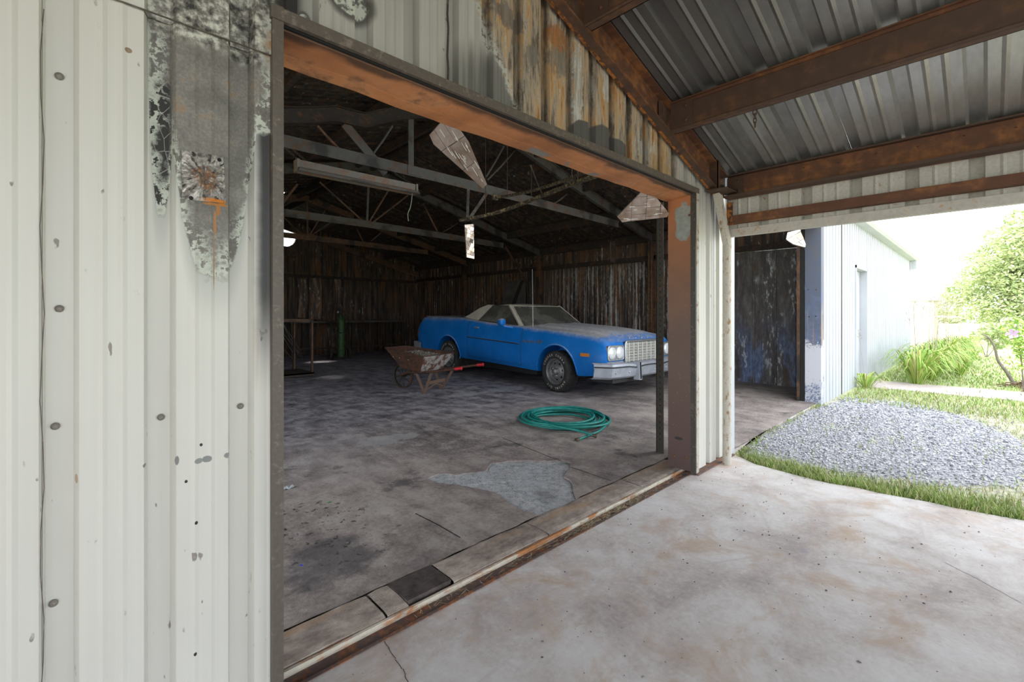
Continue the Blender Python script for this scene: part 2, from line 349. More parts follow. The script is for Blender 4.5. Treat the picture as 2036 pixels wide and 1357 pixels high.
def make_column():
    n = NM('burnt_column_flaking_paint', .6); Z = n.xyz()['Z']; a = n.noise(9, 6, .65); b = n.noise(40, 4, .7); v = n.noise(4, 4, .6, n.vec((2,6,.25)))
    w = n.m('MULTIPLY', n.m('SUBTRACT', n.m('ADD', a, n.m('MULTIPLY', b, .4)), .7), .9)
    dark = n.ramp(n.m('ADD', n.m('MULTIPLY', a, .6), n.m('MULTIPLY', Z, .18)), [(.35, (.17,.21,.33)), (.55, (.11,.135,.21)), (.8, (.135,.14,.165))])
    pale = n.m('MULTIPLY', n.ss(n.m('ADD', Z, w), .90, .82), n.ss(n.m('ADD', Z, n.m('MULTIPLY', w, 1.4)), .18, .28))
    col = n.mix(pale, dark, (.62,.62,.68))
    low = n.m('MULTIPLY', n.ss(Z, .3, .15), n.ss(n.m('ADD', b, n.m('MULTIPLY', a, .3)), .60, .66))
    col = n.mix(low, col, (.55,.56,.62))
    y = n.xyz()['Y']
    ors = n.m('MULTIPLY', n.ss(v, .5, .62), n.m('MULTIPLY', n.ss(Z, .7, .95), n.ss(Z, 1.5, 1.2)))
    col = n.mix(n.m('MULTIPLY', ors, .8), col, (.42,.26,.12))
    n.bump(b, .2, .003)
    return n.out(col)
M['column'] = make_column()
M['white_wall'] = simple('weathered_white_steel', (.50,.515,.56), .5, 0, .06, 2)
M['trim_white'] = rusty('chalky_white_trim', (.60,.58,.54), (.30,.16,.07), .12, .6, 14)
M['trim_brown'] = rusty('brown_trim_paint', (.115,.095,.078), (.16,.13,.11), .25, .5, 16)
M['trim_dark'] = rusty('dark_brown_trim', (.050,.042,.034), (.10,.08,.06), .25, .55, 16)
M['black'] = simple('matt_black', (.012,.012,.012), .8)
M['red_oxide'] = rusty('rusted_purlin_steel', (.125,.052,.028), (.20,.082,.030), .46, .72, 4, (1,.35,1))
M['red_oxide_dk'] = rusty('dark_purlin_steel', (.085,.047,.032), (.115,.056,.029), .35, .72, 4, (1,.35,1))
M['rust_bright'] = rusty('bright_rust_flange', (.075,.034,.018), (.34,.125,.025), .50, .85, 9)
def make_primer():
    n = NM('orange_primer_header', .6); Y = n.xyz()['Y']; X = n.xyz()['X']
    a = n.noise(3, 5, .6); b = n.noise(16, 5, .65)
    c = n.ramp(a, [(.35, (.38,.155,.065)), (.5, (.54,.225,.095)), (.65, (.60,.28,.135))])
    soot = n.m('MULTIPLY', n.ss(n.m('ADD', a, n.m('MULTIPLY', b, .3)), .70, .84), .75)
    c = n.mix(soot, c, (.10,.055,.035))
    # uneven darker band along the front edge
    e = n.ss(n.m('ADD', Y, n.m('MULTIPLY', n.m('SUBTRACT', n.noise(5, 4), .5), .12)), 1.71, 1.665)
    c = n.mix(n.m('MULTIPLY', e, .8), c, (.03,.025,.022))
    g = n.m('MULTIPLY', n.ss(n.m('ADD', n.noise(9, 5, .7), n.m('MULTIPLY', b, .3)), .70, .75), n.m('MULTIPLY', n.ss(Y, 1.80, 1.83), n.m('MULTIPLY', n.ss(X, 1.6, 2.0), n.ss(X, 3.0, 2.7))))
    c = n.mix(g, c, (.22,.23,.23))
    n.bump(b, .12, .004)
    return n.out(c)
M['primer'] = make_primer()
def make_post():
    n = NM('brown_post_with_bare_patch', .5); Z = n.xyz()['Z']; Y = n.xyz()['Y']
    a = n.noise(5, 5, .6); b = n.noise(30, 4, .65); w = n.m('SUBTRACT', n.m('ADD', n.m('MULTIPLY', a, 1.0), n.m('MULTIPLY', b, .3)), .65)
    c = n.ramp(n.m('ADD', n.m('MULTIPLY', Z, .45), n.m('MULTIPLY', n.m('SUBTRACT', a, .5), .25)), [(.0, (.085,.048,.042)), (.5, (.115,.062,.044)), (.72, (.20,.085,.04)), (1.0, (.40,.15,.06))])
    q = onX(1356, 440, 3.595)
    g = n.ellipse(q.y-.01, q.z, .068, .17, n.m('MULTIPLY', w, 3.2), .08, a='y')
    c = n.mix(g, c, n.ramp(b, [(.35, (.22,.24,.23)), (.65, (.31,.33,.31))]))
    c = n.mix(n.m('MULTIPLY', n.ss(n.noise(60, 2), .70, .74), .5), c, (.3,.2,.17))
    q = onX(1350, 872, 3.595)
    c = n.mix(n.ellipse(q.y, q.z, .035, .012, n.m('MULTIPLY', w, 5), .2, a='y'), c, (.02,.015,.015))
    return n.out(c)
M['post'] = make_post()
M['pipe'] = rusty('chalky_pipe_with_rust', (.60,.57,.50), (.33,.17,.06), .30, .65, 26, (1,1,.5))
M['track'] = rusty('grimy_track_steel', (.042,.034,.024), (.09,.042,.02), .35, .7, 8, (1,1,.3))
M['galv_roof'] = None
def make_roof():
    n = NM('smoky_galvanised_roof', .36, .8); Y = n.xyz()['Y']; X = n.xyz()['X']
    a = n.noise(2.2, 4, .6, n.vec((.35,2.5,1))); b = n.noise(24, 4, .6, n.vec((.6,2,1))); g = n.noise(3.5, 5, .65)
    c = n.ramp(n.m('ADD', n.m('MULTIPLY', a, .6), n.m('MULTIPLY', b, .4)), [(.3, (.50,.495,.485)), (.7, (.72,.715,.70))])
    # smoke residue thickest at the shop end and towards the ridge
    sm = n.ss(n.m('ADD', n.m('ADD', n.m('MULTIPLY', Y, .55), n.m('MULTIPLY', X, -.42)), n.m('MULTIPLY', n.m('SUBTRACT', g, .5), .6)), -1.75, -.45)
    c = n.mix(n.m('MULTIPLY', sm, .86), c, (.07,.066,.062))
    n.bump(b, .06, .003)
    return n.out(c, None, n.m('SUBTRACT', .8, n.m('MULTIPLY', sm, .35)))
M['galv_roof'] = make_roof()
M['truss'] = rusty('smoked_truss_steel', (.092,.088,.080), (.095,.050,.030), .40, .7, 5, dark=(.028,.025,.023))
M['truss_rust'] = rusty('rusted_truss_steel', (.095,.055,.036), (.14,.07,.035), .5, .75, 6, dark=(.035,.025,.02))
M['purlin_char'] = rusty('charred_purlin', (.034,.026,.022), (.075,.033,.018), .38, .8, 6)
# --- floors
def make_floor():
    n = NM('stained_shop_concrete', .75); X = n.xyz()['X']; Y = n.xyz()['Y']
    a = n.noise(.9, 5, .6); b = n.noise(4.5, 6, .65); c = n.noise(38, 5, .7); d = n.noise(130, 3, .7)
    wst = n.noise(6, 6, .7, n.vec((1.0,.35,1), (0,0,0), (0,0,.6)), .6)
    f = n.m('ADD', n.m('MULTIPLY', a, .34), n.m('ADD', n.m('MULTIPLY', b, .26), n.m('ADD', n.m('MULTIPLY', c, .2), n.m('MULTIPLY', wst, .2))))
    col = n.ramp(f, [(.40, (.13,.108,.104)), (.47, (.26,.215,.20)), (.53, (.38,.32,.29)), (.60, (.50,.435,.395))])
    # darker, bluer tone deeper into the shop
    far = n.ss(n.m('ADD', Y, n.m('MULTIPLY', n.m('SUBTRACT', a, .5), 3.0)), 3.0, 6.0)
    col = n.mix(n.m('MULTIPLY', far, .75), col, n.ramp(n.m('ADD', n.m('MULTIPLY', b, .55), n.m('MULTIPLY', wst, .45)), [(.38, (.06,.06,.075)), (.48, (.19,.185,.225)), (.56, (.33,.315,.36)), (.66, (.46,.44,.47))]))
    pale = n.m('MULTIPLY', n.ss(n.m('ADD', b, n.m('MULTIPLY', c, .25)), .70, .77), .55)
    col = n.mix(pale, col, (.36,.34,.32))
    col = n.mix(n.m('MULTIPLY', n.ss(n.noise(1.7, 6, .7, n.vec((1,1,1), (5,3,0))), .58, .68), .7), col, (.055,.05,.055))
    # oil drips by the left jamb
    oil = n.m('MULTIPLY', n.ss(n.noise(26, 4, .6, n.vec((1,1,1), (2,0,0))), .60, .64), n.ellxy(1.05, 2.75, .40, .55, n.m('MULTIPLY', n.m('SUBTRACT', b, .5), 2.0), .5))
    col = n.mix(n.m('MULTIPLY', oil, .9), col, (.035,.018,.014))
    col = n.mix(n.m('MULTIPLY', n.ellxy(.95, 2.35, .25, .2, n.m('MULTIPLY', n.m('SUBTRACT', b, .5), 4.0), .6), .65), col, (.04,.042,.05))
    # pale ash patches near the car
    for (cx, cy, rx, ry) in ((5.25, 5.65, .42, .20), (4.45, 5.75, .28, .16), (2.3, 4.2, .3, .18)):
        col = n.mix(n.m('MULTIPLY', n.ellxy(cx, cy, rx, ry, n.m('MULTIPLY', n.m('SUBTRACT', n.noise(7, 5, .7), .5), 5.0), .3), .55), col, (.42,.41,.41))
    col = n.mix(n.m('MULTIPLY', n.ss(d, .68, .74), .4), col, (.40,.38,.36))
    col = n.mix(n.m('MULTIPLY', n.ss(n.noise(90, 2), .68, .72), .6), col, (.04,.035,.035))
    n.bump(n.m('ADD', n.m('MULTIPLY', c, .8), n.m('ADD', n.m('MULTIPLY', b, .8), n.m('MULTIPLY', d, .35))), .6, .01)
    return n.out(col, n.ss(b, .3, .7, .6, .85))
M['floor'] = make_floor()
def make_patch():
    n = NM('scoured_grey_concrete', .9); b = n.noise(22, 6, .75); c = n.noise(90, 4, .7); a = n.noise(3, 4)
    col = n.ramp(n.m('ADD', n.m('MULTIPLY', b, .5), n.m('MULTIPLY', c, .5)), [(.36, (.16,.16,.165)), (.5, (.46,.46,.47)), (.62, (.62,.62,.63))])
    col = n.mix(n.m('MULTIPLY', n.ss(a, .56, .66), .5), col, (.12,.12,.13))
    n.bump(n.m('ADD', b, c), .8, .012); return n.out(col)
M['patch'] = make_patch()
def make_slab():
    n = NM('pinkish_carport_concrete', .8); a = n.noise(.8, 5, .6); b = n.noise(3.4, 6, .65, dist=.4); c = n.noise(40, 5, .7); d = n.noise(150, 2, .6)
    col = n.ramp(n.m('ADD', n.m('MULTIPLY', a, .4), n.m('ADD', n.m('MULTIPLY', b, .42), n.m('MULTIPLY', c, .18))), [(.40, (.42,.36,.345)), (.47, (.56,.50,.48)), (.53, (.65,.605,.59)), (.60, (.72,.69,.685))])
    rs = n.ss(n.m('ADD', n.noise(2.2, 7, .72, n.vec((1,1,1), (9,1,0)), .5), n.m('MULTIPLY', c, .15)), .56, .76)
    col = n.mix(n.m('MULTIPLY', rs, .7), col, (.47,.32,.21))
    yl = n.ss(n.noise(4.5, 6, .7, n.vec((1,1,1), (4,7,0)), .8), .60, .70)
    col = n.mix(n.m('MULTIPLY', yl, n.ss(n.xyz()['X'], 2.6, 1.6, 0.0, .45)), col, (.40,.31,.18))
    gr = n.ss(n.noise(2.6, 6, .7, n.vec((1,1,1), (3,8,0))), .62, .72)
    col = n.mix(n.m('MULTIPLY', gr, .5), col, (.34,.34,.37))
    col = n.mix(n.m('MULTIPLY', n.ss(d, .71, .75), .6), col, (.16,.14,.13))
    col = n.mix(n.m('MULTIPLY', n.ss(c, .60, .7), .25), col, (.70,.68,.67))
    cr = n.ss(n.voro(.55, 'DISTANCE_TO_EDGE', n.vec((1,1,1), (.35,.1,0))), .006, .002)
    col = n.mix(n.m('MULTIPLY', cr, n.m('MULTIPLY', n.ss(b, .5, .6), .15)), col, (.20,.17,.16))
    n.bump(n.m('ADD', n.m('MULTIPLY', c, .8), b), .4, .006); return n.out(col)
M['slab'] = make_slab()
def make_sill():
    n = NM('worn_threshold_concrete', .8); a = n.noise(2.5, 5, .6); b = n.noise(18, 6, .7, n.vec((.6,1,1))); c = n.noise(80, 3)
    col = n.ramp(n.m('ADD', n.m('MULTIPLY', a, .4), n.m('MULTIPLY', b, .6)), [(.36, (.14,.112,.098)), (.47, (.28,.225,.195)), (.55, (.38,.31,.26)), (.64, (.50,.43,.38))])
    col = n.mix(n.m('MULTIPLY', n.ss(n.noise(3, 5, .6, n.vec((.5,2,1), (4,4,4))), .55, .65), .5), col, (.40,.24,.13))
    col = n.mix(n.m('MULTIPLY', n.ss(c, .68, .72), .7), col, (.05,.04,.04))
    n.bump(n.m('ADD', b, n.m('MULTIPLY', c, .4)), .5, .008); return n.out(col)
M['sill'] = make_sill()
M['rail_white'] = rusty('flaking_white_rail', (.66,.60,.50), (.38,.16,.06), .38, .8, 6, (.6,3,3))
M['rail_rust'] = rusty('rusted_rail', (.14,.095,.085), (.24,.10,.05), .42, .8, 10)
M['plate_dark'] = simple('dark_steel_plate', (.085,.068,.062), .6, .1, .5, 22, .5)
def make_ground():
    n = NM('dry_lawn', .95); a = n.noise(1.2, 5, .6); b = n.noise(14, 5, .7); X = n.xyz()['X']
    col = n.ramp(n.m('ADD', n.m('MULTIPLY', a, .5), n.m('MULTIPLY', b, .5)), [(.36, (.30,.35,.16)), (.5, (.44,.48,.25)), (.62, (.58,.56,.36))])
    near = n.ss(n.m('ADD', X, n.m('MULTIPLY', a, 2)), 11.2, 9.2)
    col = n.mix(n.m('MULTIPLY', near, .75), col, n.ramp(b, [(.4, (.30,.27,.20)), (.6, (.52,.49,.41))]))
    n.bump(b, .6, .02); return n.out(col)
M['ground'] = make_ground()
M['gravel_bed'] = simple('packed_gravel', (.36,.355,.37), .9, 0, .35, 60, .8)
M['stone_a'] = simple('pale_gravel', (.58,.57,.60), .85, 0, .15, 8)
M['stone_b'] = simple('grey_gravel', (.38,.38,.42), .85, 0, .2, 8)
M['stone_c'] = simple('dark_gravel', (.17,.17,.20), .85, 0, .2, 8)
M['walk'] = simple('pinkish_walk_concrete', (.52,.44,.42), .85, 0, .12, 10, .2)
# ---------------------------------------------------------------- ribbed sheet metal
def profile(pitch, depth, half=.026, run=.011, minor=(.40, .60), mh=.0035, mw=.010):
    p = [(-half-run, 0), (-half, -depth), (half, -depth), (half+run, 0)]
    for m in minor: p += [(m*pitch-mw, 0), (m*pitch, mh), (m*pitch+mw, 0)]
    return p
def ribbed(name, mat, parent, u0, u1, place, t0, t1, pitch, phase, prof, nt=1, wob=0.0, drop=None, seed=0):
    k0 = math.floor((u0-phase)/pitch)-1; k1 = math.ceil((u1-phase)/pitch)+1
    pts = [(phase+k*pitch+d, n) for k in range(k0, k1+1) for d, n in prof]; pts.sort()
    def at(u):
        for (a, na), (b, nb) in zip(pts, pts[1:]):
            if a <= u <= b: return na+(nb-na)*((u-a)/(b-a) if b > a else 0)
        return 0
    us = [(u0, at(u0))]+[q for q in pts if u0+1e-4 < q[0] < u1-1e-4]+[(u1, at(u1))]
    rg = random.Random(seed+int(u0*100)); ph = [rg.uniform(0, 6) for _ in range(4)]
    f0 = t0 if callable(t0) else (lambda u: t0); f1 = t1 if callable(t1) else (lambda u: t1)
    rows = []
    for i in range(nt+1):
        row = []
        for u, n in us:
            t = f0(u)+(f1(u)-f0(u))*i/nt
            w = wob*(math.sin(u*2.1+ph[0]+t*1.3)*.6+math.sin(u*5.3+ph[1])*math.sin(t*2.4+ph[2])*.5+math.sin(t*4+ph[3]+u*9)*.25) if wob else 0
            row.append(place(u, n+w, t))
        rows.append(row)
    mb = MB().grid(rows)
    if drop:
        keep = []
        for k, f in enumerate(mb.f):
            c = sum((Vector(mb.v[i]) for i in f), Vector())/len(f)
            if not drop(c): keep.append(k)
        mb.f = [mb.f[k] for k in keep]; mb.m = [mb.m[k] for k in keep]; mb.sm = [mb.sm[k] for k in keep]
    return mb.build(name, mat, parent)

# carport roof plane and rafter line (slope falls to the right)
def z_raf(x): return 2.978-.309*(abs(x)-1.796)
def z_croof(x): return 2.80-.309*(abs(x)-3.05)+.012
PF = profile(.2065, .033)
PH = -.031
ZL = onY(420, 70, D).z                      # lap between lower and upper sheets
XJ = .466                                   # left jamb
# ---------------------------------------------------------------- shop front
front = struct(empty('wall_front'), 'scorched off-white ribbed steel shop front with two wide door openings')
fp = lambda y: (lambda u, n, t: (u, y-n, t))
top = lambda u: min(z_raf(u)+.16, 3.62)
ribbed('wall_panel', M['front'], front, -1.3, -.045, fp(D+.004), -.02, ZL+.03, .2065, PH, PF)
low = ribbed('wall_panel', M['front'], front, -.062, XJ, fp(D), -.02, ZL+.03, .2065, PH, PF)
ribbed('wall_panel', M['front'], front, -1.3, -.045, fp(D-.006), ZL, 3.6, .2065, PH, PF)
up = ribbed('wall_panel', M['front'], front, -.062, XJ+.01, fp(D-.008), ZL, 3.6, .2065, PH, PF, 4, .002)
ribbed('wall_panel', M['front'], front, XJ+.01, 1.222, fp(D-.002), 2.312, top, .2065, PH, PF, 2, .002)
ribbed('wall_panel', M['front'], front, 1.180, 2.46, fp(D-.006), 2.312, top, .2065, PH, PF, 3, .005)
ribbed('wall_panel', M['front'], front, 2.43, 3.66, fp(D-.002), 2.312, top, .2065, PH, PF, 2, .004)
ribbed('wall_panel', M['front'], front, 3.66, 4.36, fp(D), .015, lambda u: min(top(u), 2.9), .2065, PH, PF)
ribbed('wall_panel', M['white_wall'], front, 4.36, 7.68, fp(D), 2.62, 2.98, .2065, PH, PF)
w_a = ribbed('wall_panel', M['white_wall'], front, 7.82, 9.06, fp(D), -.06, 2.95, .2065, PH, PF)
ribbed('wall_panel', M['white_wall'], front, 9.04, 10.14, fp(D-.004), -.06, 2.95, .2065, PH, PF)
ribbed('wall_panel', M['white_wall'], front, 10.14, 11.28, fp(D), 2.18, 2.95, .2065, PH, PF)
MB().box((9.035, D-.010, -.06), (9.045, D+.004, 2.95)).build('lap_edge', M['trim_brown'], front)
x = 11.28
while x < 18.7:
    ribbed('wall_panel', M['white_wall'], front, x, min(x+1.24, 18.7), fp(D-.001*(int(x) % 3)), -.06, 2.95, .2065, PH, PF); x += 1.24
# screws with washers in the grooves
scr = MB().lathe([(0, .0), (.0095, 0), (.0095, .0025), (.006, .004), (.0055, .007), (0, .0075)], 14, (0,0,0), (0,-1,0)).build('screw', simple('weathered_screw', (.27,.25,.22), .6, .3, .3, 300), low, onY(118, 614, D+.031))
for (u, v) in ((118, 152), (110, 848), (106, 1200), (320, 830), (478, 808), (476, 30), (230, 10)):
    c = scr.copy(); COL.objects.link(c); c.location = onY(u, v, D+.031 if v > 100 else D+.024); c.parent = up if v < 60 else low
# lap edge trims (sheet thickness showing at laps)
MB().box((-1.3, D-.012, ZL-.002), (XJ+.008, D-.006, ZL+.0005)).build('lap_edge', M['trim_brown'], front)
MB().tube([(-.062+.004*math.sin(i*1.7), D-.0015, i*.11-.02) for i in range(20)], .0011, 5).build('lap_edge', M['trim_brown'], front)
MB().tube([(1.181+.003*math.sin(i*2.1), D-.009, 2.315+i*.06) for i in range(18)], .005, 5).build('lap_edge', M['trim_dark'], front)
# ---------------------------------------------------------------- first door opening: trims, header, posts
door1 = struct(empty('door_1', (XJ, D, 0)), 'wide roll door opening with orange steel header and brown posts')
def dbuild(mb, name, mat, par=door1):
    o = mb.build(name, mat); o.parent = par; o.matrix_parent_inverse = Matrix.Translation(-par.location); return o
dbuild(MB().box((XJ, D-.028, -.01), (.500, D-.018, ZL+.165)).box((.492, D-.018, 0), (.500, D+.05, 2.29)).box((XJ, D-.018, 0), (XJ+.006, D+.01, 2.29)), 'jamb_trim', M['trim_brown'])
dbuild(MB().box((XJ-.006, D-.034, 2.272), (3.652, D-.016, 2.314)).box((XJ, D-.016, 2.296), (3.652, D+.03, 2.304)), 'head_trim', M['trim_brown'])
dbuild(MB().box((.5, D-.010, 2.268), (3.60, D+.004, 2.30)), 'head_gap_shade', M['black'])  # black strip put in as the shade between head trim and header
# header channel, web facing down, with a few dents along the inner lip
rows = []
for i in range(33):
    xx = .47+(3.60-.47)*i/32; dz = .006*math.sin(i*.55)+.004*math.sin(i*1.7+1)
    rows.append([(xx, D+.004, 2.262+.04), (xx, D+.004, 2.262), (xx, D+.10, 2.256+dz*.4), (xx, D+.145, 2.254+dz), (xx, D+.150, 2.2525+dz), (xx, D+.225, 2.249+dz*.6), (xx, D+.23, 2.33)])
dbuild(MB().grid(rows), 'header_channel', M['primer'])
pxx = 3.592
rows = [[(pxx+.012, D+.012, z), (pxx, D+.012, z), (pxx, D+.205, z), (pxx+.06, D+.207, z)] for z in (.02, .7, 1.4, 2.0, 2.26)]
dbuild(MB().grid(rows), 'door_post', M['post'])
bolts = MB()
for (u, v) in ((1341, 907), (1364, 911), (1371, 428)):
    q = onX(u, v, pxx); bolts.lathe([(.010, 0), (.010, .004), (.006, .009), (0, .010)], 10, q, (-1,0,0))
dbuild(bolts, 'post_bolt', M['red_oxide'])['kind'] = 'stuff'
dbuild(MB().box((pxx, D-.03, .0), (3.606, D+.012, 2.272)), 'post_trim', M['trim_dark'])
dbuild(MB().box((3.606, D-.032, .0), (3.652, D-.022, 2.300)).box((3.645, D-.022, 0), (3.652, D+.0, 2.3)), 'post_trim', rusty('pale_worn_trim', (.50,.46,.40), (.2,.13,.08), .3, .6, 14))
# left jamb post behind the trim
dbuild(MB().box((XJ-.01, D+.01, 0), (.478, D+.205, 2.26)), 'door_post', M['post'])
# perforated track angle standing behind the right post
ta = thing('door_track', 'grimy perforated steel door track standing behind the brown door post', 'door track', (onZ(1318, 905).x, onZ(1318, 905).y, .02))
tx, ty = ta.location.x, ta.location.y
trk = MB().box((-.030, -.02, 0), (-.022, .05, 2.30)).box((-.030, .045, 0), (.030, .052, 2.30))
trk.build('track_angle', M['track'], ta)
hb = MB()
for k in range(42):
    zz = .12+k*.052; hb.box((-.0312, .005, zz), (-.0298, .019, zz+.014))
hb.build('slot_holes', M['black'], ta)['kind'] = 'stuff'
# ---------------------------------------------------------------- second opening: white trim, burnt column
door2 = struct(empty('door_2', (4.36, D, 0)), 'second wide opening with a burnt blue column at its far side')
dbuild(MB().box((4.335, D-.03, .0), (4.405, D-.012, 2.62)).box((4.395, D-.012, 0), (4.405, D+.05, 2.62)), 'jamb_trim', M['white_wall'], door2)
dbuild(MB().box((7.68, D-.01, -.03), (7.83, D+.015, 2.70)), 'column_face', M['column'], door2)
dbuild(MB().box((7.68, D+.015, -.03), (7.70, D+.19, 2.70)).box((7.70, D+.17, -.03), (7.83, D+.19, 2.7)), 'column', M['column'], door2)
dbuild(MB().box((7.83, D-.012, -.03), (7.86, D+.004, 2.70)), 'column_trim', M['white_wall'], door2)
dbuild(MB().box((7.66, D+.20, -.02), (7.70, D+.245, 2.62)), 'track_post', M['black'], door2)
dbuild(MB().box((7.64, D+.25, -.02), (7.68, D+.285, 2.62)), 'track_post', M['truss_rust'], door2)
dbuild(MB().box((4.36, D, 2.60), (7.83, D+.2, 2.66)), 'header_channel', M['truss_rust'], door2)
cb = MB()
for (u, v) in ((1607, 576), (1623, 576), (1609, 630), (1622, 629)):
    q = onX(u, v, 7.68); cb.lathe([(.009, 0), (.009, .004), (.005, .008), (0, .009)], 8, q, (-1,0,0))
dbuild(cb, 'column_bolt', M['truss'], door2)['kind'] = 'stuff'
# walk-in door in the white wall
wd = struct(empty('door_3', (10.14, D, 0)), 'tall narrow walk-in doorway with a white door set back in the white wall')
dbuild(MB().box((10.14, D-.02, -.06), (10.19, D+.12, 2.18)).box((11.23, D-.02, -.06), (11.28, D+.12, 2.18)), 'door_frame', M['white_wall'], wd)
dbuild(MB().box((10.14, D-.02, 2.13), (11.28, D+.12, 2.18)), 'door_frame', M['white_wall'], wd)
dbuild(MB().box((10.20, D+.10, -.04), (11.22, D+.14, 2.12)), 'door_leaf', M['white_wall'], wd)
# eave gutter of the white building, its roof and end wall
eave = struct(empty('trim_1'), 'white eave gutter along the white ribbed wall')
rows = [[(xx, 1.66, 2.92), (xx, 1.50, 2.93), (xx, 1.46, 2.98), (xx, 1.46, 3.08), (xx, 1.50, 3.10), (xx, 1.66, 3.10)] for xx in (7.7, 18.95)]
o = MB().grid(rows).add([rows[1][k] for k in range(6)], [tuple(range(6))]).build('gutter', M['white_wall'], eave)
MB().box((18.55, 1.50, 2.66), (18.68, 1.63, 2.93)).build('downspout', M['white_wall'], eave)
far_roof = struct(ribbed('roof_far', M['white_wall'], None, 9.1, 18.9, lambda u, n, t: (u, t, 3.08+(t-1.5)*.22-n), 1.5, 8.0, .3, 0, profile(.3, .03)), 'white ribbed roof of the white building')
struct(MB().box((18.68, 1.66, -.06), (18.72, 8, 2.95)).build('wall_end', M['white_wall']))
# ---------------------------------------------------------------- shop interior shell
XR, YB, XL = 9.05, 14.47, -1.05
def z_roof(x): return 3.02+.25*(9.05-x) if x > 4 else 3.02+.25*(9.05-(8-x))
rw = struct(empty('wall_right'), 'soot-blackened ribbed steel side wall with rust and ash streaks')
rp = lambda xx: (lambda u, n, t: (xx-n, u, t))
PC = profile(.13, -.022, .022, .014, ())
PI2 = profile(.2065, -.026)
y = 3.50; k = 0
while y < YB-.05:
    y1 = min(y+.92, YB); ribbed('wall_panel', M['char'], rw, y-.05, y1, rp(XR-.003*(k % 2)), 0, 2.47, .13, 0, PC, 8, .008, seed=k); y = y1; k += 1
for k in range(5):
    a = 1.95+(YB-1.95)*k/5; b = 1.95+(YB-1.95)*(k+1)/5
    ribbed('wall_panel', M['char'], rw, a, b+.05, rp(XR+.03+.004*(k%2)), 2.50, 3.06, .2065, 0, PI2, 4, .008, seed=40+k)
PB = profile(.33, -.012, .012, .008, ())
for k, (a, b) in enumerate(((1.70, 2.30), (2.30, 2.66), (2.66, 2.99), (2.99, 3.34), (3.34, 3.55))):
    ribbed('wall_panel', M['char_blue'], rw, a, b+.01, rp(XR-.012-.004*(k % 2)), .0, 2.445, .33, a-.01, profile(.6, -.010, .010, .010, ()), 6, .006, seed=60+k)
MB().box((XR-.05, 1.7, 2.45), (XR+.02, YB, 2.56)).box((XR-.085, 1.7, 2.45), (XR-.05, YB, 2.475)).build('girt', M['purlin_char'], rw)
MB().box((XR-.06, 3.6, 1.20), (XR+.0, YB, 1.30)).build('girt', M['purlin_char'], rw) if False else None
for Y in (4.98, 8.27, 11.5):
    MB().box((XR-.20, Y-.05, 0), (XR-.19, Y+.05, 2.85)).box((XR-.20, Y-.006, 0), (XR-.04, Y+.006, 2.85)).box((XR-.05, Y-.05, 0), (XR-.04, Y+.05, 2.85)).build('wall_column', M['truss_rust'], rw)
bw = struct(empty('wall_back'), 'charred steel back wall under a dark gable with a round hole')
bp = lambda yy: (lambda u, n, t: (u, yy-n, t))
hx, hz = 4.50, 3.60
x = XL; k = 0
while x < XR-.01:
    x1 = min(x+1.01, XR)
    ribbed('wall_panel', M['char_back'], bw, x, x1+.05, bp(YB-.006*(k % 2)), 0, 2.44, .2065, .05, PI2, 8, .022, seed=80+k)
    dr = (lambda c: (c.x-hx)**2+(c.z-hz)**2 < .31**2) if abs((x+x1)/2-hx) < 1.2 else None
    ribbed('wall_panel', M['char_back'], bw, x, x1+.05, bp(YB+.04-.004*(k%2)), 2.46, lambda u: z_roof(u)+.02, .2065, .05, profile(.2065, -.026, .026, .011, (.3, .4, .5, .6, .7), .001), 24, .01, drop=dr, seed=90+k)
    x = x1; k += 1
MB().box((XL, YB-.09, 2.40), (XR, YB-.04, 2.49)).box((XL, YB-.12, 2.40), (XR, YB-.09, 2.42)).build('girt', M['purlin_char'], bw)
MB().lathe([(.30, 0), (.34, 0), (.34, .12), (.30, .12)], 32, (hx, YB-.06, hz), (0,1,0), closed=True).build('hole_ring', M['truss_rust'], bw)
for (u0, u1, v0, v1, cu) in ((612, 636, 552, 636, .16), (590, 606, 556, 632, .10), (664, 676, 555, 612, .08)):
    a = onY(u0, v1, YB-.06); b = onY(u1, v0, YB-.06); rows = []
    for i in range(9):
        t = i/8; z = a.z+(b.z-a.z)*t; w_ = (b.x-a.x)
        rows.append([(a.x+w_*j/6+.05*math.sin(t*3), YB-.07-cu*(1-t)**1.5*(1-abs(j-3)/4)-.03*math.sin(j*1.4), z) for j in range(7)])
    MB().grid(rows, 0, True).build('peeled_sheet', M['char_peel'], bw)
lw = struct(empty('wall_left'), 'unseen left side of the shop, left open to let daylight in, with steel posts under a charred head panel')  # unseen side; its wide opening is made up to brighten the interior
MB().box((XL-.03, D, 2.20), (XL, YB, 3.05)).build('head_panel', M['char'], lw)
MB().box((XL-.03, 7.6, 0), (XL, YB, 2.20)).build('wall_panel', M['char'], lw)
for Y in (D+.2, 4.98, 7.6): MB().box((XL-.08, Y-.05, 0), (XL-.02, Y+.05, 2.25)).build('wall_column', M['truss_rust'], lw)
lw2 = struct(MB().box((XL-.03, D+.06, 0), (XJ-.02, D+.07, 3.9)).build('wall_front_lining', M['char']))
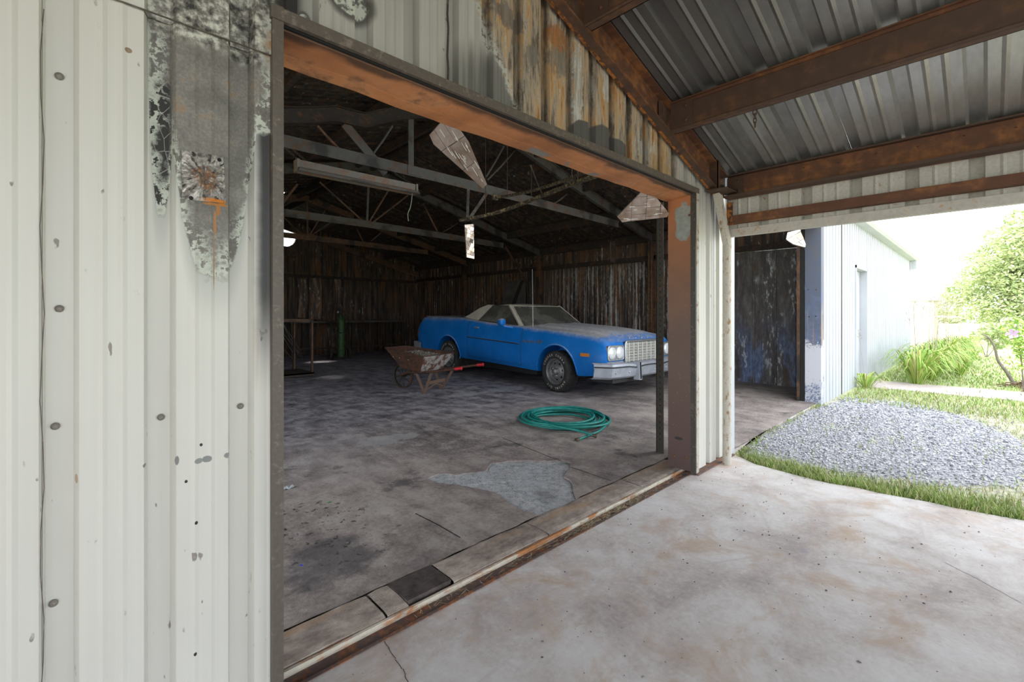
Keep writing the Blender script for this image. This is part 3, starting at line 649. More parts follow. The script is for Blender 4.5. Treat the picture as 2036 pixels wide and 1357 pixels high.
# partition lining behind the white wall
struct(MB().box((7.70, D+.05, 0), (XR, D+.06, 3.2)).build('wall_front_lining', M['char']))
ceil = struct(empty('ceiling'), 'burnt ribbed roof sheets over black purlins')
RPF = profile(.31, .03, .03, .015)
s1 = onZ(612, 721, .02); s2 = onZ(656, 752, .02); SUNV = Vector((.05, -.62, -1.0))
holes = []
for s_ in (s1, s2):
    t = 3.9
    for _ in range(6): pnt = Vector(s_)-SUNV*t; t = z_roof(pnt.x)
    holes.append(Vector(s_)-SUNV*t)
def rdrop(c): return any(abs(c.x-h.x) < .11 and abs(c.y-h.y) < w for h, w in zip(holes, (.22, .12)))
y = D+.02; k = 0
while y < YB:
    y1 = min(y+.93, YB+.1)
    ribbed('roof_sheet', M['char_roof'], ceil, y, y1+.08, lambda u, n, t: (t, u, z_roof(t)-n+.004*(k % 2)), XR+.2, 4.0, .31, 1.65, RPF, 26, .006, drop=rdrop, seed=120+k)
    ribbed('roof_sheet', M['char_roof'], ceil, y, y1+.08, lambda u, n, t: (t, u, z_roof(t)-n+.004*(k % 2)), 4.0, XL-.2, .31, 1.65, RPF, 26, .006, drop=rdrop, seed=150+k)
    y = y1; k += 1
for xx in (8.95, 7.75, 6.5, 5.25, 4.12, 3.88, 2.75, 1.5, .25, -.9):
    z = z_roof(xx)-.012
    sg = 1 if xx > 4 else -1
    MB().box((xx-.004, D+.05, z-.17), (xx+.004, YB, z)).box((xx, D+.05, z-.17), (xx+.06*sg, YB, z-.162)).box((xx-.06*sg, D+.05, z-.008), (xx, YB, z)).build('purlin', M['purlin_char'], ceil)
# ---------------------------------------------------------------- floors and ground
# shop floor with a recessed scoured patch
pk = [(852,950),(872,942),(905,944),(940,940),(968,934),(975,921),(1010,917),(1050,915),(1090,917),(1120,914),(1132,920),(1134,930),(1124,941),(1121,948),(1133,954),(1140,962),(1139,975),(1143,988),(1148,997),(1125,1013),(1098,1025),(1078,1029),(1062,1022),(1040,1016),(1012,1000),(985,980),(950,972),(915,965),(880,962),(858,958)]
patch = []; rg = random.Random(17)
for i in range(len(pk)):
    a, b = pk[i], pk[(i+1) % len(pk)]
    L_ = math.hypot(b[0]-a[0], b[1]-a[1]); n_ = max(1, int(L_/7))
    for k in range(n_):
        t = k/n_; patch.append(onZ(a[0]+(b[0]-a[0])*t+rg.uniform(-1.6, 1.6), a[1]+(b[1]-a[1])*t+rg.uniform(-1.1, 1.1), .02))
FZ = .02
def floor_mesh():
    b = bmesh.new()
    rj = random.Random(23)
    outer = [(XL, 1.965)]+[(.2+.09*i, 1.964+rj.uniform(-.005, .010)) for i in range(46)]+[(4.40, 1.965), (4.42, 1.66), (7.68, 1.70), (7.68, 1.965), (XR, 1.965), (XR, YB+.05), (XL, YB+.05)]
    ov = [b.verts.new((x, y, FZ)) for x, y in outer]; pv = [b.verts.new((p.x, p.y, FZ)) for p in patch]
    es = [b.edges.new((q[i], q[(i+1) % len(q)])) for q in (ov, pv) for i in range(len(q))]
    bmesh.ops.triangle_fill(b, use_beauty=True, use_dissolve=False, edges=es)
    # drop triangles inside the patch
    def inside(px, py):
        c = False; n = len(patch)
        for i in range(n):
            a = patch[i]; d = patch[i-1]
            if (a.y > py) != (d.y > py) and px < (d.x-a.x)*(py-a.y)/(d.y-a.y)+a.x: c = not c
        return c
    bad = [f for f in b.faces if inside(*f.calc_center_median().xy)]
    bmesh.ops.delete(b, geom=bad, context='FACES_ONLY')
    low = [b.verts.new((p.x, p.y, FZ-.016)) for p in patch]
    n = len(patch)
    for i in range(n): b.faces.new((pv[i], pv[(i+1) % n], low[(i+1) % n], low[i]))
    bmesh.ops.recalc_face_normals(b, faces=b.faces)
    for f in b.faces:
        if abs(f.normal.z) > .9 and f.normal.z < 0: f.normal_flip()
    me = bpy.data.meshes.new('floor'); b.to_mesh(me); b.free(); return me
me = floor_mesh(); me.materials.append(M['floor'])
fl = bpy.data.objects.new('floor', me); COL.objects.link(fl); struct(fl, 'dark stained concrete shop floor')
# rough bottom of the scoured patch
cx = sum(p.x for p in patch)/len(patch); cy = sum(p.y for p in patch)/len(patch)
mb = MB(); n = len(patch); R = 9; rg = random.Random(3)
ringv = []
for r in range(R+1):
    ringv.append([(cx+(p.x-cx)*(r/R)*1.02, cy+(p.y-cy)*(r/R)*1.02, FZ-.006-.009*min(1, max(0, (p.x-cx)*.9+.35))*(r/R)**.5+rg.uniform(-.002, .002)) for p in patch])
mb.grid([q+[q[0]] for q in ringv]).build('scoured_patch', M['patch'], fl)
# saw cut joints (thin dark grooves) on the shop floor
jn = MB()
def crack(pts, w, z=FZ+.0012):
    for a, b in zip(pts, pts[1:]):
        a = Vector((a[0], a[1], z)); b = Vector((b[0], b[1], z)); d = (b-a).normalized(); s_ = Vector((-d.y, d.x, 0))*w*.5
        jn.add([a-s_, b-s_, b+s_, a+s_], [(0,1,2,3)])
jn2 = [onZ(u, v, FZ) for u, v in ((1395, 905),)]
for px in ([(1000, 872), (1045, 890), (1095, 910), (1118, 918)], [(1136, 930), (1180, 945), (1215, 957)], [(826, 1022), (870, 1044), (915, 1070)]):
    crack([(q.x, q.y) for q in (onZ(u, v, FZ) for u, v in px)], .008)
jn.build('floor_joint', M['black'], fl)['kind'] = 'stuff'
# threshold strip, cracked gap and steel rail
sill = struct(empty('trim_2', (0, 0, 0)), 'worn concrete threshold with a rusted steel rail along the first opening')
rg = random.Random(5)
xs = [XJ-.35+i*.11 for i in range(31)]; xs = [min(x, 3.70) for x in xs]
cuts = [(-.1, .95), (.95, 1.06), (1.30, 1.98), (1.98, 3.02), (3.02, 3.72)]
for (a, b) in cuts:
    m = max(2, int((b-a)/.09)); rows = []
    for i in range(m+1):
        xx = a+.004+(b-a-.008)*i/m; j = rg.uniform(-.006, .006); z = .024+rg.uniform(-.002, .002)
        rows.append([(xx, 1.958+j, -.02), (xx, 1.956+j, z-.004), (xx, 1.940+j, z), (xx, 1.86, z+rg.uniform(-.002,.002)), (xx, 1.785, z-.002), (xx, 1.762+rg.uniform(-.004,.004), z-.008), (xx, 1.758, -.03)])
    MB().grid(rows).build('threshold_block', M['sill'], sill)
MB().box((1.06, 1.775, -.01), (1.295, 1.95, .027)).build('steel_plate', M['plate_dark'], sill)['label'] = 'dark square steel plate'
MB().box((-.1, 1.740, -.03), (3.70, 1.754, .014)).build('rail', M['rail_white'], sill)
MB().box((-.1, 1.668, -.035), (3.70, 1.742, -.010)).box((-.1, 1.655, -.03), (3.72, 1.670, .004)).build('rail', M['rail_rust'], sill)
MB().box((3.60, 1.60, -.01), (4.36, 1.665, .012)).build('base_channel', M['rail_rust'], sill)
struct(MB().box((-.2, 1.62, -.08), (3.75, 1.97, -.033)).build('floor_gap', M['black']))
# carport slab with an irregular edge at the gravel
se = [(1460,905),(1480,914),(1500,922),(1550,937),(1600,950),(1650,961),(1700,970),(1750,981),(1800,990),(1850,1000),(1900,1010),(1970,1024),(2036,1036)]
ed = [onZ(u, v, 0) for u, v in se]
edge = [(4.42, 1.655)]+[(p.x+.01*math.sin(i*2.3), p.y) for i, p in enumerate(ed)]+[(4.30, -1.0), (4.28, -3.0), (4.3, -6.5)]
poly = [(-5, -6.5), (-5, 1.655)]+edge
slab = struct(MB().prism([(x, y, -.12) for x, y in poly], (0, 0, .12)).build('floor_carport', M['slab']), 'pale pinkish concrete slab of the carport')
rg = random.Random(33); ck = MB()
for P in ([(757,1268),(772,1290),(786,1312),(800,1332),(812,1356)], [(1860,880),(1905,985)], [(1640,1090),(1700,1118),(1790,1170)][:0], [(1880,1120),(1940,1150),(2030,1200)]):
    q = [onZ(u, v, .0) for u, v in P if v > 930] or []
    for a, b in zip(q, q[1:]):
        m = max(2, int((b-a).length/.02)); pp = [a.lerp(b, i/m)+Vector((rg.uniform(-.004,.004), rg.uniform(-.004,.004), 0)) for i in range(m+1)]
        for c, d in zip(pp, pp[1:]):
            e = (d-c).normalized(); s_ = Vector((-e.y, e.x, 0))*.0012; zz = Vector((0,0,.0008)); ck.add([c-s_+zz, d-s_+zz, d+s_+zz, c+s_+zz], [(0,1,2,3)])
ck.build('slab_crack', M['trim_dark'], slab)['kind'] = 'stuff'
# apron at the second opening and ground
struct(MB().prism([(p.x, p.y, -.12) for p in [onZ(u, v, 0) for u, v in ((1456, 908), (1474, 893), (1508, 864), (1558, 834), (1606, 809))]]+[(7.68, 1.70, -.12), (4.42, 1.70, -.12)], (0, 0, .125)).build('floor_apron', M['slab']))
struct(MB().box((-60, -60, -.2), (90, 60, -.022)).build('ground', M['ground']), 'sunlit dry lawn around the shop')
gpx = [(1463,900),(1500,880),(1540,842),(1585,822),(1640,808),(1690,790),(1780,800),(1850,812),(1930,835),(2036,880),(2036,960),(1960,968),(1860,965),(1740,950),(1640,935),(1540,915)]
gp = [onZ(u, v, -.02) for u, v in gpx]
rg = random.Random(44); gb = []
for i in range(len(gp)):
    a, b = gp[i], gp[(i+1) % len(gp)]; m = max(1, int((b-a).length/.07))
    for k in range(m):
        p = a.lerp(b, k/m); gb.append(Vector((p.x+rg.gauss(0, .035), p.y+rg.gauss(0, .02), 0)))
gravel = struct(MB().prism([(p.x, p.y, -.05) for p in gb], (0, 0, .032)).build('gravel_bed', M['gravel_bed']), 'grey gravel beside the carport slab')
struct(MB().prism([(10.2, 1.6, -.06), (11.35, 1.6, -.06), (11.45, -4, -.06), (10.25, -4, -.06)], (0, 0, .050)).build('path', M['walk']), 'pinkish concrete path across the lawn')
# ---------------------------------------------------------------- carport
cp = struct(empty('ceiling_carport'), 'smoky galvanised ribbed carport roof')
CPF = profile(.31, .032, .032, .016, (.37, .63), .010, .016)
k = 0; y = 1.62
while y > -4.6:
    for sgn in (1, -1):
        ribbed('roof_sheet', M['galv_roof'], cp, y-.93, y, lambda u, n, t: (t*sgn, u, z_croof(t)-n), 4.16, 0.0, .31, .046, CPF, 6, .001)
    y -= .93
ew = struct(empty('wall_carport_eave'), 'off-white ribbed siding above the carport side opening')
for a in range(6):
    ribbed('wall_panel', M['trim_white'], ew, 1.60-.93*(a+1), 1.60-.93*a, lambda u, n, t: (4.125-n, u, t), 2.0, 2.53, .31, .046, profile(.31, .05, .030, .008, (.37, .63), .008, .014))
MB().box((4.085, -4.6, 1.965), (4.14, 1.60, 2.03)).build('fascia', rusty('chalky_fascia', (.56,.53,.48), (.36,.22,.12), .22, .6, 8), ew)
MB().box((-4.14, -4.6, 1.965), (-4.085, 1.60, 2.53)).build('fascia', M['trim_white'], ew)
# ---------------------------------------------------------------- carport framing
def cbeam(mb, a, b, depth, fl, side, t=.005, up=(0,0,1), lip=0):
    # channel from a to b (bottom of web), flanges towards 'side'
    a = Vector(a); b = Vector(b); u = Vector(up); s_ = Vector(side)
    d = (b-a).normalized(); n = (u-d*u.dot(d)).normalized()
    def slab(o, x, y):   # o: offset of corner, x,y: extents vectors
        p = [a+o, a+o+x, a+o+x+y, a+o+y]; q = [b+o, b+o+x, b+o+x+y, b+o+y]
        mb.hexa([p[0], p[1], q[1], q[0], p[3], p[2], q[2], q[3]])
    slab(Vector((0,0,0)), s_*t, n*depth)
    slab(Vector((0,0,0)), s_*fl, n*t)
    slab(n*(depth-t), s_*fl, n*t)
    if lip:
        slab(s_*(fl-t), s_*t, n*lip); slab(s_*(fl-t)+n*(depth-lip), s_*t, n*lip)
    return mb
rf = thing('carport_rafter', 'rusty sloping channel rafter along the scorched gable above the first opening', 'beam', (4.02, D-.05, z_raf(4.02)))
o_ = rf.location
def raf(x0, x1, mat, name, y0=D-.034):
    mb = MB(); cbeam(mb, rel((x0, y0, z_raf(x0)), o_), rel((x1, y0, z_raf(x1)), o_), .205, .065, (0,-1,0), .006)
    return mb.build(name, mat, rf)
raf(.0, 4.02, M['red_oxide'], 'rafter_channel')
mb = MB(); a = rel((.0, D-.030, z_raf(.0)-.004), o_); b = rel((3.95, D-.030, z_raf(3.95)-.004), o_)
mb.bar(a+Vector((0,-.04,0)), b+Vector((0,-.04,0)), .048, .004, (0,0,1)); mb.build('rafter_flange', M['red_oxide_dk'], rf)
MB().bar(a+Vector((0,-.008,-.001)), b+Vector((0,-.008,-.001)), .020, .006, (0,0,1)).build('rafter_flange', M['rust_bright'], rf)
for xx in (1.95, 2.98):
    mb = MB().prism([rel((xx-.02, D-.05, z_raf(xx)+.01), o_), rel((xx+.10, D-.05, z_raf(xx+.1)+.01), o_), rel((xx+.10, D-.05, z_raf(xx+.1)+.19), o_), rel((xx-.02, D-.05, z_raf(xx)+.19), o_)], (0,-.004,0)); mb.build('rafter_plate', M['red_oxide_dk'], rf)
def purlin(xx, label, mat):
    zb = z_raf(xx)+.0; t = thing('carport_purlin', label, 'beam', (xx, D-.1, zb), group='carport purlins' if False else None)
    L = -6.2
    m_ = MB(); cbeam(m_, (0, 0, 0), (0, L, 0), .190, .06, (1,0,0), .006, lip=.02); m_.build('purlin_channel', mat, t)
    # rounded lower lip on the viewer's side, clip plate, bolts
    MB().tube([(-.004, 0, .006), (-.004, L, .006)], .009, 8).build('lower_lip', mat, t)
    MB().box((-.010, L, .170), (.0, 0, .190)).box((-.028, L, .188), (.0, 0, .196)).build('upper_flange', M['red_oxide'], t)
    MB().box((-.011, -.155, .012), (-.004, .0, .186)).build('clip_plate', M['red_oxide_dk'], t)
    bb = MB()
    for yy, zz in ((-.11, .05), (-.11, .15)): bb.lathe([(.011, 0), (.011, .003), (.007, .003), (.007, .009), (0, .009)], 10, (-.011, yy, zz), (-1,0,0))
    bb.build('clip_bolt', M['red_oxide'], t)['kind'] = 'stuff'
    return t
purlin(2.05, 'dark rusty roof beam at the top edge of the picture, highest of the carport beams', M['red_oxide_dk'])
purlin(3.05, 'long dark brown roof beam with a small chain hook hanging under it', M['red_oxide_dk'])
for xx in (1.03,): purlin(xx, 'carport roof beam beside the ridge', M['red_oxide_dk'])
# eave strut and girt of the carport side
es = thing('eave_strut', 'rusty red eave beam where the carport roof meets the off-white siding', 'beam', (4.06, D-.1, 2.285))
mb = MB(); cbeam(mb, (0,0,0), (0,-6.2,0), .190, .045, (1,0,0), .006); mb.build('strut_channel', M['red_oxide'], es)
mb = MB().box((-.065, -6.2, -.004), (.004, .0, .006)).box((-.068, -6.2, -.004), (-.062, 0, .020)); mb.build('lower_flange', M['red_oxide_dk'], es)
MB().box((-.04, -6.2, .186), (0, 0, .197)).build('upper_flange', M['red_oxide_dk'], es)
MB().box((-.010, -.13, .02), (-.004, 0, .18)).build('clip_plate', M['red_oxide_dk'], es)
bb = MB()
for yy, zz in ((-.09, .06), (-.09, .14)): bb.lathe([(.010, 0), (.010, .003), (.006, .003), (.006, .009), (0, .009)], 10, (-.010, yy, zz), (-1,0,0))
for i in range(9): bb.lathe([(.005, 0), (.003, .012), (0, .013)], 6, (-.001, -.35-.22*i, .13+.012*(i % 2)), (-1,0,0))
bb.build('bolt', M['red_oxide_dk'], es)['kind'] = 'stuff'
gt = thing('eave_girt', 'rusty red girt running along the off-white carport siding under the eave beam', 'beam', (4.085, D-.1, 2.07))
mb = MB().box((-.04, -6.2, .062), (.03, 0, .067)).box((-.045, -6.2, .0), (-.040, 0, .067)).box((-.04, -6.2, .0), (.03, 0, .005)); mb.build('girt_channel', M['red_oxide'], gt)
MB().box((-.047, -.045, -.012), (-.03, -.0, .18)).build('girt_bracket', M['rust_bright'], gt)
# stub column, gusset and pipe post at the corner
st = thing('corner_post', 'white painted pipe post with rust at its foot and a rusty bracket on top', 'post', (4.06, 1.555, 0))
o_ = st.location
def zz_(z0, z1, n): return [(0, 0, z0+(z1-z0)*i/n) for i in range(n+1)]
MB().tube(zz_(-.01, 1.95, 10), .036, 20).build('pipe', M['pipe'], st)
p0 = rel((3.93, 1.585, 2.325), o_); p1 = Vector((0, -.002, 1.90))
m_ = MB(); m_.bar(p0, p1, .05, .07, (1,0,.2)); m_.build('bracket_leg', M['pipe'], st)
MB().box(rel((3.80, 1.46, 2.322), o_), rel((4.05, 1.635, 2.330), o_)).build('gusset_plate', M['red_oxide_dk'], st)
MB().box(rel((3.83, 1.54, 2.33), o_), rel((3.838, 1.63, 2.60), o_)).box(rel((3.83, 1.54, 2.33), o_), rel((3.88, 1.546, 2.60), o_)).build('stub_column', M['red_oxide_dk'], st)
# hook with a bit of chain under the long beam
q = onX(1501, 208, 3.05)
hk = thing('chain_hook', 'small dangling chain hook under the long dark roof beam', 'hook', (3.05, q.y, z_raf(3.05)))
pts = [(0, .012*math.cos(a), -.018-.018+.018*math.sin(a)) for a in [i*PI/8 for i in range(16)]]
MB().tube(pts, .0035, 6, closed=True).build('hook_ring', M['track'], hk)
for k in range(3):
    c = -.060-.028*k
    pts = [((.008*math.cos(a) if k % 2 == 0 else 0), (.008*math.cos(a) if k % 2 else 0), c+.018*math.sin(a)) for a in [i*PI/8 for i in range(16)]]
    MB().tube(pts, .0032, 6, closed=True).build('chain_link', M['track'], hk)
MB().tube([(0,0,0), (0,.002,-.02)], .004, 6).build('hook_stem', M['track'], hk)
# ---------------------------------------------------------------- roof trusses
def zra(x): return 2.80+.245*(9.05-x) if x > 4 else 2.80+.245*(9.05-(8-x))
def truss(Y, label, mats, left_pts, webs, chord_z=3.05, chord=(.4, 7.6), hang=0):
    t = thing('roof_truss', label, 'truss', (4.0, Y, zra(4.0)))
    o_ = t.location; A, B = mats
    r = lambda p: rel(p, o_)
    def hbeam(pts, name, mat, dep=.17, w=.07):
        m_ = MB()
        for off, ww, h0, h1 in ((0, .008, 0, dep), (0, w, 0, .009), (0, w, dep-.009, dep)):
            lo = [r((x, Y, z+h0)) for x, z in pts]; hi = [r((x, Y, z+h1)) for x, z in pts]
            for i in range(len(pts)-1):
                y0 = Vector((0, -ww/2, 0)); y1 = Vector((0, ww/2, 0))
                m_.hexa([lo[i]+y0, lo[i+1]+y0, lo[i+1]+y1, lo[i]+y1, hi[i]+y0, hi[i+1]+y0, hi[i+1]+y1, hi[i]+y1])
        m_.build(name, mat, t)
    n = 12
    hbeam([(4.0+(9.0-4.0)*i/n, zra(4.0+5.0*i/n)+.010*math.sin(i*1.1+Y)) for i in range(n+1)], 'rafter', A)
    hbeam(left_pts, 'rafter', M['purlin_char']) if left_pts else hbeam( [(XL+.05+(4.0-XL-.05)*i/n, zra(XL+.05+(4.0-XL-.05)*i/n)) for i in range(n+1)], 'rafter', A)
    cz = lambda x: chord_z+.03*math.sin((x-1)*.55)
    pts = [(chord[0]+(chord[1]-chord[0])*i/10, cz(chord[0]+(chord[1]-chord[0])*i/10)) for i in range(11)]
    m_ = MB()
    for a, b in zip(pts, pts[1:]): m_.bar(r((a[0], Y-.03, a[1])), r((b[0], Y-.03, b[1])), .012, .13, (0,0,1)); m_.bar(r((a[0], Y, a[1]+.062)), r((b[0], Y, b[1]+.062)), .06, .006, (0,0,1))
    m_.build('bottom_chord', A, t)
    for (x0, z0, x1, z1, w, mi) in webs:
        m_ = MB(); a = Vector((x0, Y+.01, z0)); b = Vector((x1, Y+.01, z1))
        if w < .03: m_.tube([r(a), r((a+b)/2+Vector((0, 0, -.012))), r(b)], w*.5, 6)
        else: m_.bar(r(a), r(b), .012, w, (1,0,.3)); m_.bar(r(a+Vector((0,.02,0))), r(b+Vector((0,.02,0))), .04, .006, (1,0,.3))
        m_.build('web_bar', (A, B)[mi], t)
    # splice plates
    for xx in (3.05, 7.25): MB().box(r((xx-.10, Y-.045, cz(xx)-.05)), r((xx+.10, Y-.036, cz(xx)+.06))).build('splice_plate', A, t)
    return t
def seg(Y, u0, v0, u1, v1, w, mi=0):
    a = onY(u0, v0, Y); b = onY(u1, v1, Y); return (a.x, a.z, b.x, b.z, w, mi)
T1, T2, T3 = 4.98, 8.27, 11.45
lp = [onY(u, v, T1) for u, v in ((520, 250), (560, 247), (620, 246), (668, 242), (700, 250), (725, 255), (752, 248), (790, 240), (830, 236), (862, 237))]
lp = [(XL+.05, 2.62), (.2, 2.9)]+[(p.x, p.z) for p in lp]+[(4.0, zra(4.0))]
truss(T1, 'nearest burnt roof truss with its left rafter buckled by heat', (M['truss'], M['truss_rust']), lp,
      [seg(T1, 818, 236, 818, 345, .075), seg(T1, 686, 246, 768, 345, .105), seg(T1, 632, 250, 692, 312, .028, 1), seg(T1, 781, 250, 743, 305, .028), seg(T1, 1003, 290, 967, 352, .028), seg(T1, 1024, 300, 970, 358, .028), seg(T1, 1055, 328, 1080, 390, .028), seg(T1, 1128, 386, 1102, 405, .028),
       (1.2, 3.1, .4, 2.98, .02, 1), (5.2, 3.12, 5.2, 3.65, .02, 1)], 3.05)
truss(T2, 'middle burnt roof truss with thin rods fanning from its bottom chord', (M['truss'], M['truss_rust']), None,
      [seg(T2, 730, 447, 733, 368, .042), seg(T2, 722, 440, 636, 362, .03, 1), seg(T2, 732, 446, 775, 375, .03, 1), seg(T2, 740, 444, 812, 388, .03, 1), seg(T2, 870, 460, 842, 405, .03, 1), seg(T2, 880, 462, 910, 444, .028, 1), seg(T2, 560, 408, 592, 366, .035, 1),
       (2.0, 3.0, 1.2, 3.3, .03, 1)], 2.99)
truss(T3, 'farthest roof truss with a warped rust-brown chord, close to the back wall', (M['truss_rust'], M['truss']), None,
      [seg(T3, 612, 474, 611, 392, .04), seg(T3, 612, 474, 655, 405, .03), seg(T3, 614, 472, 680, 428, .03), seg(T3, 608, 474, 562, 430, .03), seg(T3, 708, 452, 722, 480, .03), seg(T3, 758, 463, 738, 480, .03)], 3.12, (.4, 7.5))
# end rafter against the back wall and knee brace at the middle column
er = thing('end_rafter', 'dark brown rafter along the foot of the back gable', 'beam', (4.0, YB-.1, 3.9))
for (x0, x1) in ((4.0, 9.0), (4.0, -1.0)):
    MB().bar(rel((x0, YB-.1, 2.72+.25*5.05), er.location), rel((x1, YB-.1, 2.72), er.location), .07, .16).build('rafter_bar', M['truss_rust'], er)
a = onX(1004, 497, XR-.45); a = Vector((8.35, 8.3, 2.98)); b = onX(1046, 558, XR-.19)
kb = thing('knee_brace', 'rust-brown diagonal brace leaning from the side wall column up to the roof', 'brace', b)
p = onY(1005, 492, 8.3)
MB().bar(rel(p, b), (0,0,0), .03, .05).build('brace_bar', M['truss_rust'], kb)
# sheet panel leaning on the side wall between columns
q = onX(1022, 600, XR-.13)
pn = thing('wall_board', 'smoky grey flat board with a painted-on diagonal shadow leaning on the side wall behind the car roof', 'board', (XR-.14, q.y, 0))
MB().box((-.02, -.45, 0), (.02, .42, 2.22)).build('board_sheet', simple('smoky_board', (.075,.068,.06), .8, 0, .4, 3), pn)
MB().prism([(-.022, -.30, 2.21), (-.022, -.43, 2.21), (-.022, .20, 1.0), (-.022, .40, 1.0)], (-.004, 0, 0)).build('painted_shadow', M['black'], pn)  # black strip painted in as the diagonal shadow across the board
MB().box((-.03, .42, 0), (.03, .50, 2.26)).build('board_edge', M['truss_rust'], pn)
# ---------------------------------------------------------------- the blue pickup car
def make_paint():
    n = NM('dusty_blue_paint', .42); g = n.n.new('ShaderNodeNewGeometry').outputs['Normal']
    sp = n.n.new('ShaderNodeSeparateXYZ'); n.set(sp.inputs[0], g); up = sp.outputs['Z']
    a = n.noise(2.6, 5, .65, n.vec((1,1,1))); b = n.noise(14, 5, .7); c = n.noise(60, 3)
    d = n.ss(n.m('ADD', up, n.m('MULTIPLY', n.m('SUBTRACT', n.m('ADD', n.m('MULTIPLY', a, .6), n.m('MULTIPLY', b, .4)), .5), .7)), .35, .85)
    film = n.ss(n.m('ADD', a, n.m('MULTIPLY', b, .2)), .45, .8, .0, .02)
    k = n.m('MAXIMUM', n.m('MULTIPLY', d, n.ss(n.m('ADD', b, n.m('MULTIPLY', a, .5)), .42, .66, .98, .88)), film)
    k = n.m('MULTIPLY', k, n.m('SUBTRACT', 1.0, n.m('MULTIPLY', n.ss(n.m('ADD', n.xyz()['X'], n.m('MULTIPLY', n.m('SUBTRACT', b, .5), 1.2)), .86, 1.04), .75)))
    col = n.mix(k, n.ramp(a, [(.3, (.003,.145,.50)), (.7, (.005,.195,.66))]), n.ramp(b, [(.35, (.38,.35,.31)), (.65, (.56,.52,.465))]))
    n.p.inputs['Specular IOR Level'].default_value = .3
    return n.out(col, n.ss(k, .1, .8, .38, .9))
M['paint'] = make_paint()
M['cream'] = simple('dusty_cream_vinyl', (.48,.445,.37), .8, 0, .16, 7, .1)
def make_glass():
    n = NM('dusty_window_glass', .25); a = n.noise(1.8, 5, .6, n.vec((1,1,1), (3,1,0))); b = n.noise(24, 4, .7)
    k = n.ss(n.m('ADD', a, n.m('MULTIPLY', b, .15)), .50, .64, .80, .42)
    dust = n.p; n.set(dust.inputs['Base Color'], n.ramp(b, [(.3, (.13,.125,.105)), (.7, (.19,.18,.155))])); n.set(dust.inputs['Roughness'], .55)
    tr = n.n.new('ShaderNodeBsdfTransparent'); tr.inputs[0].default_value = (.55, .58, .56, 1)
    gl = n.n.new('ShaderNodeBsdfGlossy'); gl.inputs['Roughness'].default_value = .12
    m1 = n.n.new('ShaderNodeMixShader'); m1.inputs[0].default_value = .06; n.t.links.new(tr.outputs[0], m1.inputs[1]); n.t.links.new(gl.outputs[0], m1.inputs[2])
    m2 = n.n.new('ShaderNodeMixShader'); n.set(m2.inputs[0], k); n.t.links.new(m1.outputs[0], m2.inputs[1]); n.t.links.new(dust.outputs[0], m2.inputs[2])
    n.t.links.new(m2.outputs[0], n.n['Material Output'].inputs[0]); return n.mt
M['glass'] = make_glass()
M['chrome'] = simple('dusty_chrome', (.55,.56,.58), .32, .75, .12, 20)
M['bumper'] = simple('dusty_bumper_chrome', (.42,.44,.50), .5, .55, .14, 9)
M['rubber'] = simple('dusty_tyre_rubber', (.030,.029,.028), .85, 0, .35, 14, .2)
M['rubber_dk'] = simple('black_trim_rubber', (.02,.02,.02), .6)
M['wheel'] = simple('dull_steel_wheel', (.22,.22,.225), .45, .5, .2, 16)
M['amber'] = simple('amber_marker_lens', (.62,.20,.02), .35, 0, .1, 40)
M['red_lens'] = simple('red_marker_lens', (.55,.02,.02), .35, 0, .1, 40)
M['lamp'] = simple('headlamp_glass', (.80,.82,.84), .18, .15, .06, 60)
M['grille'] = simple('dusty_silver_grille', (.60,.59,.55), .5, .15, .12, 30)
M['tyre_letter'] = simple('tyre_white_lettering', (.50,.48,.42), .8)
M['interior'] = simple('dark_car_interior', (.03,.032,.036), .9)
CAR = thing('pickup_car', 'dusty blue pickup coupe with a cream roof parked in front of the burnt side wall', 'car', (6.60, 4.95, .02), math.radians(-93))
# body sections: x, bottom z, shoulder drop, top z at edge, half width, crown
ST = [(-4.50,.62,.02,.97,.84,.00),(-4.47,.52,.03,1.02,.90,.01),(-4.40,.46,.04,1.10,.925,.02),(-4.25,.42,.05,1.195,.94,.02),(-4.12,.40,.06,1.212,.945,.02),(-3.80,.38,.07,1.208,.955,.02),(-3.40,.37,.075,1.203,.965,.02),(-3.00,.36,.075,1.198,.97,.02),(-2.60,.35,.075,1.190,.97,.02),
      (-2.33,.345,.075,1.168,.97,.02),(-2.10,.34,.075,1.142,.97,.02),(-1.70,.33,.07,1.112,.968,.02),(-1.30,.32,.07,1.088,.965,.02),(-.95,.31,.065,1.068,.962,.03),(-.69,.30,.06,1.052,.96,.035),(-.40,.29,.055,1.030,.957,.035),(0,.285,.055,1.008,.955,.035),(.40,.285,.055,.985,.950,.03),(.70,.30,.05,.955,.945,.025),(.92,.33,.05,.922,.935,.02),(1.02,.36,.04,.892,.92,.01),(1.08,.40,.03,.850,.90,.0),(1.105,.46,.02,.800,.88,.0)]
def st_at(x):
    for a, b in zip(ST, ST[1:]):
        if a[0] <= x <= b[0]:
            f = (x-a[0])/(b[0]-a[0]); return [p+(q-p)*f for p, q in zip(a, b)]
    return list(ST[0] if x < ST[0][0] else ST[-1])
def zcrease(x): return .742+(x+.75)*-.043
def half(x):    # right-hand profile from the sill up to the top centre: (y, z)
    _, zb, sd_, zt, w, cr = st_at(x); zc = min(zcrease(x), zt-.12); zc = max(zc, zb+.10)
    zm = zb+(zc-zb)*.5
    return [(0, zb), (w*.80, zb), (w-.045, zb+.012), (w-.022, zb+.05), (w-.002, zm), (w, zc-.02), (w-.006, zc+.005), (w-.020, zc+(zt-zc)*.35), (w-.045, zc+(zt-zc)*.68), (w-.072, zt-.035), (w-.098, zt-.008), (w-.135, zt), (w-.22, zt-.002), (w*.45, zt+cr*.8), (0, zt+cr)]
